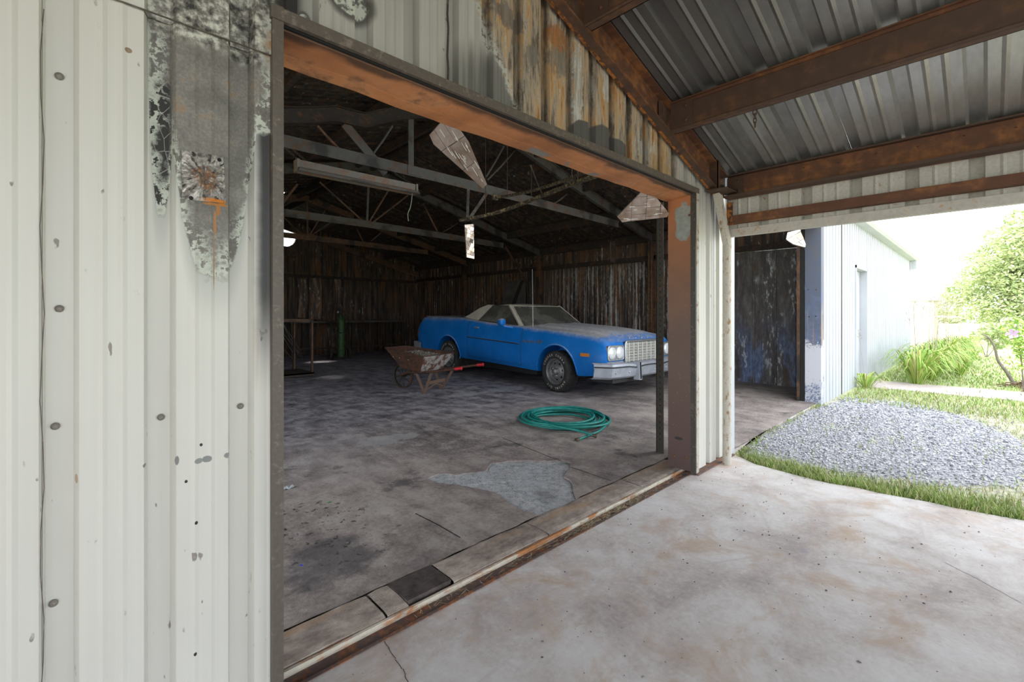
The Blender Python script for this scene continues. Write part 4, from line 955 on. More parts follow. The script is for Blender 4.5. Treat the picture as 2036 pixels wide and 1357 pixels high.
def side_pt(x, z, off=0.0):   # point on the right side surface at height z
    h = half(x)
    for (y0, z0), (y1, z1) in zip(h[2:11], h[3:12]):
        if z0 <= z <= z1 and z1 > z0: return Vector((x, -(y0+(y1-y0)*(z-z0)/(z1-z0))-off, z))
    return Vector((x, -h[4][0]-off, z))
XS = sorted(set([s[0] for s in ST]+[-4.5+.14*i for i in range(41) if -4.5+.14*i < 1.1]))
mb = MB(); rows = []
for x in XS:
    h = half(x); loop = [(x, -y, z) for y, z in h]+[(x, y, z) for y, z in h[-2:0:-1]]
    rows.append(loop+[loop[0]])
n = len(rows[0])-1
vs = [p for r in rows for p in r[:-1]]
fs = [(i*n+j, i*n+(j+1) % n, (i+1)*n+(j+1) % n, (i+1)*n+j) for i in range(len(rows)-1) for j in range(n)]
mb.add(vs, fs, 0, True); mb.add(rows[0][:-1], [tuple(range(n))]); mb.add(rows[-1][:-1], [tuple(range(n))[::-1]])
body = mb.build('body', M['paint'])
b_ = bmesh.new(); b_.from_mesh(body.data); bmesh.ops.remove_doubles(b_, verts=b_.verts, dist=1e-5); bmesh.ops.recalc_face_normals(b_, faces=b_.faces); b_.to_mesh(body.data); b_.free()
FWC, RWC = (.13, .325), (-3.06, .345)
cut = []
for (cx, cz), r in ((FWC, .445), (RWC, .465)):
    for s_ in (-1, 1):
        c = fixn(MB().lathe([(0, .55), (r, .55), (r, 1.3), (0, 1.3)], 40, (cx, 0, cz), (0, s_, 0), smooth=False).build('cutter', M['paint'])); cut.append(c)
cut.append(fixn(MB().box((-4.28, -.70, .72), (-2.42, .70, 1.6)).build('cutter', M['paint'])))
cut.append(fixn(MB().box((-2.25, -.82, .60), (-.86, .82, 1.6)).build('cutter', M['paint'])))
bool_cut(body, cut)
for p in body.data.polygons: p.use_smooth = True
try: body.data.set_sharp_from_angle(angle=math.radians(32))
except Exception: pass
body.parent = CAR
# wheel arch lips
for (cx, cz), r in ((FWC, .447), (RWC, .467)):
    for s_ in (-1, 1):
        pts = []
        for i in range(25):
            a = math.radians(-8+196*i/24); x = cx+r*math.cos(a); z = cz+r*math.sin(a)
            if z < st_at(x)[1]-.01: continue
            p = side_pt(x, z, .004); pts.append((p.x, p.y*(-s_), p.z))
        MB().tube(pts, .014, 8).build('wheel_arch_lip', M['paint'], CAR)
# hood: shaped panel lying on the body between the fenders
rows = []
for i in range(18):
    x = -.60+(1.075+.60)*i/17; zt = st_at(x)[3]; fade = min(1, (1.10-x)/.3)
    row = []
    for j in range(25):
        t = -1+2*j/24; y = t*(.66-.03*max(0, x)); bulge = .022*math.exp(-((abs(t)-.52)/.13)**2)+.030*max(0, 1-abs(t)*2.6)**.5*0+.014*(1-t*t)
        row.append((x, y, zt+.012+(.024+bulge)*fade if abs(t) < .999 else zt-.005))
    rows.append(row)
rows.append([(1.10, p[1], st_at(1.08)[3]-.006) for p in rows[-1]])
MB().grid(rows, 0, True).build('hood', M['paint'], CAR)
# door: outer skin with its own edges
def skin(x0, x1, zlo, zhi, off, nx, name, par, mat):
    rows = []
    for i in range(nx+1):
        x = x0+(x1-x0)*i/nx; lo = zlo(x); hi = zhi(x); e = .003 if i in (0, nx) else off
        col = [side_pt(x, lo, .001)]
        for k in range(13): col.append(side_pt(x, lo+(hi-lo)*k/12, e if k not in (0, 12) else .003))
        rows.append(col)
    return MB().grid(rows, 0, True).build(name, mat, par)
door = skin(-2.33, -.715, lambda x: st_at(x)[1]+.055, lambda x: st_at(x)[3]-.040, .007, 14, 'door', CAR, M['paint'])
def edge_line(pts, r, name, par, mat): return MB().tube(pts, r, 6).build(name, mat, par)
edge_line([side_pt(-.712, z, .003) for z in (.36, .5, .65, .74, .85, .95, 1.01)], .0035, 'door_gap', door, M['rubber_dk'])
edge_line([side_pt(-2.333, z, .003) for z in (.40, .55, .7, .8, .95, 1.06, 1.12)], .0035, 'door_gap', door, M['rubber_dk'])
edge_line([side_pt(x, zcrease(x)-.002, .012) for x in (-2.32, -2, -1.6, -1.2, -.75)], .009, 'side_moulding', door, M['rubber_dk'])
edge_line([side_pt(x, zcrease(x)+.008, .013) for x in (-2.32, -2, -1.6, -1.2, -.75)], .003, 'side_moulding', door, M['chrome'])
p = side_pt(-2.04, 1.0, .012)
MB().bar(p+Vector((-.07, 0, 0)), p+Vector((.07, 0, 0)), .02, .028).tube([p+Vector((-.06,-.005,0)), p+Vector((-.03,-.028,0)), p+Vector((.04,-.028,0)), p+Vector((.07,-.005,0))], .009, 6).build('door_handle', M['chrome'], door)
mp = Vector((-1.12, -1.06, 1.125))
MB().lathe([(0, -.075), (.04, -.072), (.062, -.055), (.068, -.02), (.066, .03), (.062, .05), (0, .045)], 16, mp, (1,0,0)).build('door_mirror', M['paint'], door).scale = (1, 1, 1)
MB().tube([mp+Vector((.0, .01, -.05)), mp+Vector((.03, .06, -.085)), side_pt(-1.0, 1.02, -.01)], [.026, .022, .03], 10).build('mirror_arm', M['paint'], door)
# greenhouse
def quadgrid(c00, c10, c11, c01, nu, nv, bul):
    c = [Vector(p) for p in (c00, c10, c11, c01)]; rows = []
    for i in range(nv+1):
        v = i/nv; a = c[0].lerp(c[3], v); b = c[1].lerp(c[2], v); row = []
        for j in range(nu+1):
            u = j/nu; row.append(a.lerp(b, u)+Vector(bul)*(4*u*(1-u))*(1-.5*v))
        rows.append(row)
    return rows
ws = quadgrid((-.80,-.80,1.045), (-.80,.80,1.045), (-1.275,.65,1.425), (-1.275,-.65,1.425), 12, 6, (.17, 0, .0))
MB().grid(ws, 0, True).grid([[q-Vector((.012, 0, .004)) for q in r] for r in ws], 0, True).build('windshield', M['glass'], CAR)
for i in (0, 1):
    ed_ = [r[0] for r in ws] if i == 0 else [r[-1] for r in ws]
edge_line([ws[0][j]+Vector((.004,0,.004)) for j in range(13)], .010, 'windshield_trim', CAR, M['chrome'])
MB().tube([ws[-1][j]+Vector((.004,0,.004)) for j in range(13)], .008, 6).build('windshield_trim', M['cream'], CAR)
for s_ in (-1, 1):
    MB().bar((-.835, s_*.825, 1.035), (-1.335, s_*.665, 1.432), .055, .045, (0,0,1)).tube([(-.80, s_*.805, 1.05), (-1.275, s_*.655, 1.43)], .010, 6).build('windshield_pillar', M['cream'], CAR)
    # sail panel
    po = [(-1.90, -.668, 1.432), (-1.84, -.668, 1.445), (-2.02, -.665, 1.462), (-2.25, -.70, 1.40), (-2.62, -.80, 1.215), (-2.78, -.835, 1.185), (-2.16, -.842, 1.135), (-2.12, -.835, 1.15)]
    po = [(x, y*-s_, z) for x, y, z in po]
    fixn(MB().prism(po, (0, .075*-s_, -.0)).build('sail_panel', M['cream'], CAR))
    wq = [(-2.12, -.832, 1.142), (-.925, -.842, 1.062), (-1.385, -.672, 1.425), (-1.86, -.672, 1.432)]
    wq = [Vector((x, y*-s_, z)) for x, y, z in wq]
    MB().grid([[wq[0], wq[1]], [wq[3], wq[2]]]).grid([[wq[0]+Vector((0,.01*s_*-1,0)), wq[1]+Vector((0,.01*-s_,0))], [wq[3]+Vector((0,.01*-s_,0)), wq[2]+Vector((0,.01*-s_,0))]]).build('side_window', M['glass'], CAR)
    MB().tube([wq[0], wq[1], wq[2], wq[3]], .009, 6, closed=True).build('window_frame', M['rubber_dk'], CAR)
    MB().tube([wq[0]+Vector((0,0,-.012)), wq[1]+Vector((0,0,-.012))], .008, 6).build('window_trim', M['chrome'], CAR)
rows = []
for i in range(9):
    x = -1.275-(2.03-1.275)*i/8; z = 1.428+.030*math.sin(PI*min(1, i/8+.12))+.012*i/8
    rows.append([(x-.03*(1-(2*j/12-1)**2)*(1-i/4 if i < 4 else 0)*-1, -.675+1.35*j/12, z-(.055 if j in (0, 12) else (.012 if j in (1, 11) else 0))+.014*math.sin(PI*j/12)) for j in range(13)])
MB().grid(rows, 0, True).grid([[(x, y, z-.03) for x, y, z in r] for r in rows]).build('roof', M['cream'], CAR)
MB().grid([[(-2.18, -.72, 1.15), (-2.18, .72, 1.15)], [(-2.03, -.62, 1.44), (-2.03, .62, 1.44)]]).grid([[(-2.20, -.72, 1.15), (-2.20, .72, 1.15)], [(-2.05, -.62, 1.44), (-2.05, .62, 1.44)]]).build('rear_window', M['glass'], CAR)
# cabin: bench seat, dash, steering wheel
MB().box((-2.1, -.70, .62), (-1.5, .70, .80)).hexa([(-2.2,-.7,.7),(-2.0,-.7,.7),(-2.0,.7,.7),(-2.2,.7,.7),(-2.24,-.68,1.16),(-2.14,-.68,1.16),(-2.14,.68,1.16),(-2.24,.68,1.16)]).build('bench_seat', M['interior'], CAR)
MB().box((-1.08, -.80, .80), (-.87, .80, 1.02)).build('dashboard', M['interior'], CAR)
MB().tube([(-1.30+.06*math.sin(a), .38+.19*math.cos(a), .98+.18*math.sin(a)) for a in [i*PI/12 for i in range(24)]], .013, 6, closed=True).tube([(-1.05,.38,.92),(-1.30,.38,.98)], .02, 6).build('steering_wheel', M['interior'], CAR)
# bed rail trim, tailgate edge
MB().tube([(-4.18, -.835, 1.218), (-3.5, -.86, 1.213), (-2.8, -.865, 1.203), (-2.45, -.865, 1.19)], .008, 6).build('bed_rail_trim', M['chrome'], CAR)
MB().tube([(-4.20, -.83, 1.218), (-4.20, .83, 1.218)], .008, 6).build('tailgate_trim', M['chrome'], CAR)
# front end
def rbox(mb, x0, x1, y0, y1, z0, z1, r, seg=4, mi=0):   # plate with rounded corners, facing +x
    pts = []
    for (cy, cz, a0) in ((y1-r, z1-r, 0), (y0+r, z1-r, 90), (y0+r, z0+r, 180), (y1-r, z0+r, 270)):
        for k in range(seg+1):
            a = math.radians(a0+90*k/seg); pts.append((x0, cy+r*math.cos(a), cz+r*math.sin(a)))
    return mb.prism(pts, (x1-x0, 0, 0), mi)
def rring(mb, x, y0, y1, z0, z1, r, t):
    pts = []
    for (cy, cz, a0) in ((y1-r, z1-r, 0), (y0+r, z1-r, 90), (y0+r, z0+r, 180), (y1-r, z0+r, 270)):
        for k in range(6):
            a = math.radians(a0+90*k/5); pts.append((x, cy+r*math.cos(a), cz+r*math.sin(a)))
    return mb.tube(pts, t, 8, closed=True)
for s_ in (-1, 1):
    y0, y1 = sorted((s_*.865, s_*.475))
    hp = rbox(MB(), 1.085, 1.116, y0, y1, .572, .800, .035).build('headlight_bezel', M['chrome'], CAR)
    rring(MB(), 1.118, y0+.006, y1-.006, .578, .794, .033, .010).build('bezel_rim', M['chrome'], hp)
    for cy in (.765, .575):
        MB().lathe([(.092, 0), (.092, .012), (.083, .012), (.076, .020), (.045, .028), (0, .031)], 28, (1.114, s_*cy, .686), (1,0,0)).build('headlamp', M['lamp'], hp)
gr = rbox(MB(), 1.08, 1.118, -.445, .445, .515, .852, .04).build('grille', M['rubber_dk'], CAR)
rring(MB(), 1.128, -.445, .445, .515, .852, .045, .017).build('grille_surround', M['chrome'], gr)
for k in range(7):
    y = -.36+.12*k
    MB().box((1.118, y-.013, .535), (1.142, y+.013, .832)).build('grille_bar', M['grille'], gr)
eg = MB()
for k in range(8):
    y0 = -.42+.12*k+(.0 if k else 0); a = -.347+.12*(k-1); b = a+.094; a = max(a, -.425); b = min(b, .425)
    for i in range(7): z = .555+.0425*i; eg.box((1.118, a, z-.004), (1.134, b, z+.004))
    for i in range(4): yy = a+(b-a)*(i+.5)/4; eg.box((1.118, yy-.003, .535), (1.133, yy+.003, .832))
e_ = eg.build('grille_mesh', M['grille'], gr); e_['kind'] = 'stuff'
MB().box((1.118, -.425, .535), (1.13, -.375, .832)).build('grille_end_panel', M['chrome'], gr)
MB().bar((1.10, -.87, .545), (1.10, .87, .545), .02, .022).build('lower_trim', M['chrome'], CAR)
lt = MB()
for k in range(4): lt.lathe([(.012, 0), (.008, .012), (0, .014)], 8, (1.06, -.25+.17*k, .888), (.6,0,1))
lt.build('hood_stud', M['chrome'], CAR)['kind'] = 'stuff'
# front bumper
rows = []; NB = 28
for i in range(NB+1):
    t = -1+2*i/NB; y = 1.02*math.copysign(abs(t)**.82, t) if t else 0; y = 1.02*t
    x = 1.27-.09*t*t-.20*max(0, abs(t)-.86)/.14*1.0
    dip = .022*math.exp(-((abs(t)-.33)/.12)**2)
    x -= .0
    rows.append([(x-.15, y*.98, .535-dip), (x-.04, y, .548-dip), (x, y, .528-dip), (x+.004, y, .485-dip), (x-.004, y, .470-dip), (x+.008, y, .455-dip), (x-.010, y, .335), (x-.05, y, .305), (x-.15, y*.98, .305)])
bp_ = MB().grid(rows, 0, False).build('front_bumper', M['bumper'], CAR)
MB().tube([(r[3][0]+.006, r[3][1], r[3][2]) for r in rows], .009, 6).build('bumper_strip', M['rubber_dk'], bp_)
for s_ in (-1, 1):
    MB().hexa([(1.22, s_*.31-.05, .27), (1.315, s_*.31-.035, .27), (1.315, s_*.31+.035, .27), (1.22, s_*.31+.05, .27), (1.22, s_*.31-.045, .545), (1.30, s_*.31-.03, .545), (1.30, s_*.31+.03, .545), (1.22, s_*.31+.045, .545)]).build('bumper_guard', M['bumper'], bp_)
    MB().bar((1.321, s_*.31, .285), (1.309, s_*.31, .54), .022, .010, (1,0,0)).build('guard_strip', M['rubber_dk'], bp_)
for y in (-.80, -.50, .15, .5, .8):
    i = min(NB, max(0, round((y/1.02+1)/2*NB))); q = rows[i][5]
    MB().lathe([(.014, 0), (.010, .008), (0, .010)], 10, (q[0]-.004, q[1], .40), (1,0,0)).build('bumper_bolt', M['chrome'], bp_)
MB().box((.75, -.78, .235), (1.14, .78, .32)).build('front_valance', M['rubber_dk'], CAR)
rb = MB()
MB().hexa([(-4.62,-.93,.47),(-4.46,-.95,.47),(-4.46,.95,.47),(-4.62,.93,.47),(-4.60,-.93,.62),(-4.46,-.95,.62),(-4.46,.95,.62),(-4.60,.93,.62)]).box((-4.5, -.965, .47), (-4.25, -.945, .60)).build('rear_bumper', M['bumper'], CAR)
# markers, lettering, aerial
def plate(x, z, w, h, off, name, mat):
    c = [side_pt(x-w/2, z-h/2, 0), side_pt(x+w/2, z-h/2, 0), side_pt(x+w/2, z+h/2, 0), side_pt(x-w/2, z+h/2, 0)]
    return fixn(MB().prism(c, (0, -off, 0)).build(name, mat, CAR))
plate(.745, .648, .165, .050, .012, 'marker_lamp', M['amber'])['label'] = 'amber front marker lamp'
plate(-4.40, .845, .085, .042, .012, 'marker_lamp', M['red_lens'])['label'] = 'red rear marker lamp'
tm = text_mesh('Ranchero 500', .085, .002, .25); tm.materials.append(M['wheel'])
so = bpy.data.objects.new('fender_script', tm); COL.objects.link(so); so.parent = CAR
p = side_pt(-.43, .80, .006); so.location = p; so.rotation_euler = (PI/2-.06, 0, math.radians(0)); so['label'] = 'small chrome script lettering'
ab = Vector((-.56, -.80, 1.02))
MB().lathe([(.018, 0), (.014, .02), (.006, .035), (0, .036)], 10, ab).tube([ab, ab+Vector((-.02, .01, .55)), ab+Vector((-.05, .03, 1.05))], [.004, .003, .0022], 6).build('aerial', M['chrome'], CAR)
MB().box((-2.6, -.75, .20), (-.5, .75, .36)).box((-4.3, -.6, .3), (-2.5, .6, .42)).build('underbody', M['black'], CAR)
for a in ((FWC, 1), (RWC, 1)):
    (cx, cz) = a[0]; MB().tube([(cx, -.7, cz), (cx, .7, cz)], .05, 8).build('axle', M['black'], CAR)
# wheels
def wheel(cx, cz, side, steer, R):
    # separate empty is a part of the car; its pieces are sub-parts
    w = .225; k = R/.335
    tp = [(.205, -.095), (.235, -.108), (.29, -.116), (.318, -.108), (.331, -.090), (.334, -.045), (.334, .045), (.331, .09), (.318, .108), (.29, .116), (.235, .108), (.205, .095)]
    t = MB().lathe([(r*k, h) for r, h in tp], 56, (0,0,0), (0, -1, 0)).build('tire', M['rubber'], CAR, (cx, side*.848, cz))
    t.rotation_euler = (0, 0, math.radians(steer)+(0 if side < 0 else PI))
    tr = MB()
    for i in range(58):
        a = 2*PI*i/58
        for off, sk in ((-.082, .02), (-.040, -.015), (.0, .015), (.040, -.015), (.082, .02)):
            c, s_ = math.cos(a+sk), math.sin(a+sk); rr = .3335*k; e = Vector((-s_, 0, c)); nrm = Vector((c, 0, s_)); o = nrm*rr+Vector((0, off, 0))
            hw = .0125; hy = .0165
            tr.hexa([o-e*hw-Vector((0,hy,0)), o+e*hw-Vector((0,hy,0)), o+e*hw+Vector((0,hy,0)), o-e*hw+Vector((0,hy,0))]+[o+q+nrm*.008 for q in (-e*hw-Vector((0,hy,0)), e*hw-Vector((0,hy,0)), e*hw+Vector((0,hy,0)), -e*hw+Vector((0,hy,0)))])
    tr.build('tread', M['rubber'], t)['kind'] = 'stuff'
    rim = MB().lathe([(.207, .085), (.212, .108), (.205, .118), (.196, .108), (.186, .080), (.180, .045), (.165, .035), (.135, .055), (.110, .078), (.085, .085), (.060, .080), (.052, .086), (.050, .118), (.042, .128), (0, .132)], 48, (0,0,0), (0,-1,0))
    rim.build('rim', M['wheel'], t)
    hl = MB()
    for i in range(7):
        a = 2*PI*i/7+.2; ax = Vector((math.cos(a)*.135, -.0585, math.sin(a)*.135)); hl.lathe([(.0, .003), (.017, .003), (.021, .0)], 12, ax, Vector((math.cos(a)*.45, -1, math.sin(a)*.45)))
    hl.build('rim_holes', M['black'], t)['kind'] = 'stuff'
    ln = MB()
    for i in range(5):
        a = 2*PI*i/5; ln.lathe([(.011, 0), (.011, .018), (.006, .024), (0, .024)], 6, (math.cos(a)*.072, -.083, math.sin(a)*.072), (0,-1,0))
    ln.build('lug_nuts', M['chrome'], t)['kind'] = 'stuff'
    if side < 0:
        for txt, a0, step in (('COOPER COBRA', 158, -11.0), ('RADIAL G/T', -32, -10.5)):
            bmw = MB()
            for i, ch in enumerate(txt):
                if ch == ' ': continue
                me = text_mesh(ch, .052*k, .0015); a = math.radians(a0+step*i); rr = .272*k
                ex = Vector((math.sin(a), 0, -math.cos(a))); ey = Vector((math.cos(a), 0, math.sin(a))); o = ey*rr+Vector((0, -.1165, 0))
                bmw.add([o+ex*v.co.x+ey*v.co.y+Vector((0,-1,0))*v.co.z for v in me.vertices], [tuple(p.vertices) for p in me.polygons]); bpy.data.meshes.remove(me)
            bmw.build('tire_lettering', M['tyre_letter'], t)['kind'] = 'stuff'
    return t
wheel(FWC[0], .335, -1, -4, .333); wheel(FWC[0], .335, 1, -4, .333); wheel(RWC[0], .35, -1, 0, .348); wheel(RWC[0], .35, 1, 0, .348)
# ---------------------------------------------------------------- garden hose
M['hose'] = simple('teal_hose_rubber', (.010,.215,.185), .42, 0, .22, 14)
M['brass'] = simple('tarnished_fitting', (.10,.075,.05), .5, .4, .3, 60)
hs = thing('garden_hose', 'coiled teal garden hose lying on the shop floor in front of the blue car', 'hose', (4.16, 3.47, .02))
rg = random.Random(11)
pts = []; NL = 11; r0 = .0135
for i in range(NL*36+1):
    L = i/36; k = int(L); a = 2*PI*L+.6
    R = .40+.105*math.sin(k*2.39+.4)+.035*math.sin(a*1.0+k*1.7); R = R if k else .47
    ox = .055*math.sin(k*1.9+1); oy = .055*math.cos(k*2.6)
    f = L-k; k2 = k+1
    R2 = .40+.105*math.sin(k2*2.39+.4)+.035*math.sin(a+k2*1.7); s_ = f*f*(3-2*f)
    R = R+(R2-R)*s_; ox += (.055*math.sin(k2*1.9+1)-ox)*s_; oy += (.055*math.cos(k2*2.6)-oy)*s_
    z = r0+.0065*L+.012*max(0, math.sin(a*1.5+k))*(.4 if k < 3 else 1)
    pts.append((ox+R*math.cos(a)*1.08, oy+R*math.sin(a)*1.08, z))
e1 = onZ(1148, 875, .03)-hs.location; e1b = onZ(1166, 868, .04)-hs.location; e1c = onZ(1192, 857, .05)-hs.location
start = [tuple(e1), tuple(e1b), tuple(e1c)]
e2 = onZ(1182, 867, .05)-hs.location; e2b = onZ(1150, 857, .09)-hs.location; e2c = onZ(1095, 845, .10)-hs.location; e2d = onZ(1060, 826, .10)-hs.location
def smooth_path(P, n=6):
    P = [Vector(p) for p in P]; out = []
    for i in range(len(P)-1):
        p0 = P[max(i-1, 0)]; p1 = P[i]; p2 = P[i+1]; p3 = P[min(i+2, len(P)-1)]
        for k in range(n):
            t = k/n; out.append(.5*((2*p1)+(p2-p0)*t+(2*p0-5*p1+4*p2-p3)*t*t+(3*p1-p0-3*p2+p3)*t**3))
    out.append(P[-1]); return out
A = Vector((e1.x, e1.y, 0))
ctrl = [Vector(p) for p in start]; st_ = min(range(36), key=lambda i: (Vector(pts[i])-Vector(start[-1])).length)
en_ = min(range(len(pts)-36, len(pts)), key=lambda i: (Vector(pts[i])-e2d).length)
path = smooth_path(start+[pts[st_+3]], 6)+[Vector(p) for p in pts[st_+4:en_-3]]+smooth_path([pts[en_-2], e2d, e2c, e2b, e2], 8)
MB().tube(path, r0, 8).build('hose_coil', M['hose'], hs)
for e, d in ((path[0], path[0]-path[1]), (path[-1], path[-1]-path[-2])):
    MB().lathe([(.0145, -.025), (.0175, -.02), (.0175, .0), (.0205, .004), (.0205, .022), (.014, .024), (.012, .012), (0, .012)], 14, e, d).build('hose_fitting', M['brass'], hs)
# ---------------------------------------------------------------- wheelbarrow
M['barrow'] = rusty('rusted_barrow_steel', (.055,.028,.020), (.095,.040,.022), .55, .75, 8)
M['barrow_white'] = rusty('peeling_white_on_rust', (.48,.45,.42), (.13,.055,.03), .50, .75, 9)
M['barrow_wood'] = rusty('weathered_barrow_leg', (.16,.105,.08), (.17,.09,.055), .4, .8, 12)
M['red_grip'] = simple('red_rubber_grip', (.55,.018,.022), .45, 0, .2, 20)
wb = thing('wheelbarrow', 'rusty wheelbarrow with red handle grips standing beside the blue car', 'wheelbarrow', (4.06, 6.95, .02), math.atan2(-.957, .29))
FR, RR, BF, BR = (-.17, .25, .70), (.80, .40, .61), (.14, .19, .37), (.62, .27, .34)
def tray(inset, dz):
    o = lambda x, h, z: [(x, -h+inset, z+dz), (x, h-inset, z+dz)]
    f0, f1 = o(FR[0]+inset, FR[1], FR[2]-dz); r0_, r1_ = o(RR[0]-inset, RR[1], RR[2]-dz); b0, b1 = o(BF[0], BF[1], BF[2]); c0, c1 = o(BR[0], BR[1], BR[2])
    return f0, f1, r0_, r1_, b0, b1, c0, c1
m_ = MB()
for ins, dz in ((0, 0), (.008, .006)):
    f0, f1, q0, q1, b0, b1, c0, c1 = tray(ins, dz)
    m_.add([f0, f1, q0, q1, b0, b1, c0, c1], [(4,5,7,6), (0,1,5,4), (0,4,6,2), (1,3,7,5)])
tr_ = m_.build('tray', M['barrow'], wb)
f0, f1, q0, q1, b0, b1, c0, c1 = tray(0, 0)
MB().prism([q0, q1, c1, c0], (.006, 0, -.002)).build('tray_end', M['barrow_white'], tr_)
MB().tube([f0, f1, q1, q0], .011, 8, closed=True).build('tray_rim', M['barrow'], tr_)
rv = MB()
for x, z in ((.02, .56), (.18, .55), (.40, .53)): 
    y = -.27-.12*(x/.8); rv.lathe([(.008, 0), (.005, .004), (0, .005)], 8, (x, y*1.0+.02, z), (0,-1,.3))
rv.build('tray_rivets', M['chrome'], tr_)['kind'] = 'stuff'
for s_ in (-1, 1):
    MB().tube(smooth_path([(-.02, s_*.055, .215), (.25, s_*.16, .30), (.62, s_*.27, .335), (1.0, s_*.30, .385), (1.34, s_*.30, .44)], 5), .019, 8).build('handle', M['barrow'], wb)
    MB().tube([(1.33, s_*.30, .4375), (1.38, s_*.30, .446), (1.44, s_*.30, .455)], [.023, .024, .022], 12).tube([(1.44, s_*.30, .455), (1.447, s_*.30, .456)], [.027, .027], 12).build('grip', M['red_grip'], wb)
    MB().bar((.50, s_*.235, .33), (.655, s_*.215, .0), .012, .045, (1,0,.3)).build('leg', M['barrow_wood'], wb)
    MB().bar((.86, s_*.285, .36), (.665, s_*.215, .0), .012, .045, (1,0,.3)).build('leg', M['barrow_wood'], wb)
    MB().box((.62, s_*.215-.02, -.002), (.70, s_*.215+.02, .008)).build('foot', M['barrow_wood'], wb)
MB().bar((.715, -.24, .165), (.715, .24, .165), .012, .05).build('leg_brace', M['barrow_wood'], wb)
MB().bar((.70, -.22, .06), (.72, .10, .165), .010, .022).bar((.70, .22, .06), (.72, -.10, .165), .010, .022).build('leg_brace', M['barrow_wood'], wb)['kind'] = 'stuff'
wh = MB().lathe([(.195, -.028), (.212, -.024), (.214, 0), (.212, .024), (.195, .028), (.190, 0)], 32, (0,0,.214), (0,1,0), closed=True).build('wheel', M['track'], wb)
sp_ = MB()
for i in range(8):
    a = 2*PI*i/8+.15; sp_.tube([(0, 0, .214), (.192*math.cos(a), 0, .214+.192*math.sin(a))], .007, 6)
sp_.build('wheel_spokes', M['track'], wh)['kind'] = 'stuff'
MB().tube([(0, -.075, .214), (0, .075, .214)], .022, 10).build('hub', M['track'], wh)
# dried mix lying in the tray
M['mix'] = simple('dried_crumbly_mix', (.20,.175,.145), .95, 0, .55, 30, .8)
rg = random.Random(21); rows = []
for i in range(19):
    u = i/18; row = []
    for j in range(15):
        v = -1+2*j/14; x = -.06+.76*u; h = .235+.13*u-.02
        z = .60-.02*u+.055*math.sin(PI*u)*(1-v*v)+rg.uniform(-.016, .016)-(.05 if abs(v) > .99 or i in (0, 18) else 0)
        row.append((x, v*h*.93, z-.005))
    rows.append(row)
mx = MB().grid(rows)
for _ in range(160):
    u = rg.random(); v = rg.uniform(-.85, .85); x = -.04+.72*u; r = rg.uniform(.008, .026); o = Vector((x, v*(.22+.13*u)*.9, 0.600-.02*u+.055*math.sin(PI*u)*(1-v*v)))
    mx.add([o+Vector(d)*r*rg.uniform(.6, 1.2) for d in ((1,0,0),(0,1,0),(-1,0,0),(0,-1,0),(0,0,1),(0,0,-1))], [(0,1,4),(1,2,4),(2,3,4),(3,0,4),(1,0,5),(2,1,5),(3,2,5),(0,3,5)])
mo = mx.build('dried_mix', M['mix']); mo.location = wb.location; mo.rotation_euler = wb.rotation_euler
tag(mo, 'heap of dried grey crumbly mix filling the rusty wheelbarrow', 'rubble', None, 'stuff')
# ---------------------------------------------------------------- gas cylinder on a cart
M['cyl_green'] = rusty('sooty_green_cylinder', (.045,.105,.030), (.02,.025,.015), .35, .55, 10)
gc = thing('cylinder_cart', 'black two-wheeled welding cart holding the green gas cylinder near the back wall', 'cart', (5.40, 12.75, .02))
for s_ in (-1, 1):
    MB().lathe([(.10, -.03), (.15, -.028), (.155, 0), (.15, .028), (.10, .03), (.09, .02), (.02, .02), (.02, -.02), (.09, -.02)], 24, (s_*.27, -.02, .155), (1,0,0), closed=True).build('wheel', M['track'], gc)
    MB().tube([(s_*.20, -.03, .05), (s_*.20, -.06, .80), (s_*.20, .16, 1.02)], .014, 8).build('side_rail', M['track'], gc)
MB().box((-.24, -.22, .03), (.24, .14, .045)).build('platform', M['track'], gc)
MB().tube([(-.30, -.02, .155), (.30, -.02, .155)], .012, 6).build('axle', M['track'], gc)
MB().tube([(-.20, -.06, .60), (.20, -.06, .60)], .012, 6).build('cross_bar', M['track'], gc)
gy = thing('gas_cylinder', 'tall sooty green gas cylinder standing on the black cart', 'gas cylinder', (5.42, 12.66, .066))
MB().lathe([(0, 0), (.105, .0), (.112, .02), (.112, 1.02), (.095, 1.10), (.05, 1.14), (.038, 1.15), (.038, 1.20), (0, 1.20)], 24).build('cylinder', M['cyl_green'], gy)
MB().lathe([(.03, 1.19), (.03, 1.24), (.05, 1.25), (.05, 1.31), (.03, 1.34), (0, 1.34)], 14).box((-.10, -.02, 1.255), (.0, .02, 1.29)).build('valve', M['track'], gy)
MB().lathe([(.0, 0), (.035, 0), (.035, .03), (0, .032)], 14, (-.10, -.02, 1.275), (0,-1,0)).build('gauge', M['chrome'], gy)
MB().tube(smooth_path([(.05, -.06, 1.24), (.16, -.12, 1.1), (.13, -.14, .8), (-.10, -.13, .7), (-.13, -.12, .95)], 6), .009, 6).build('gas_hose', M['black'], gy)
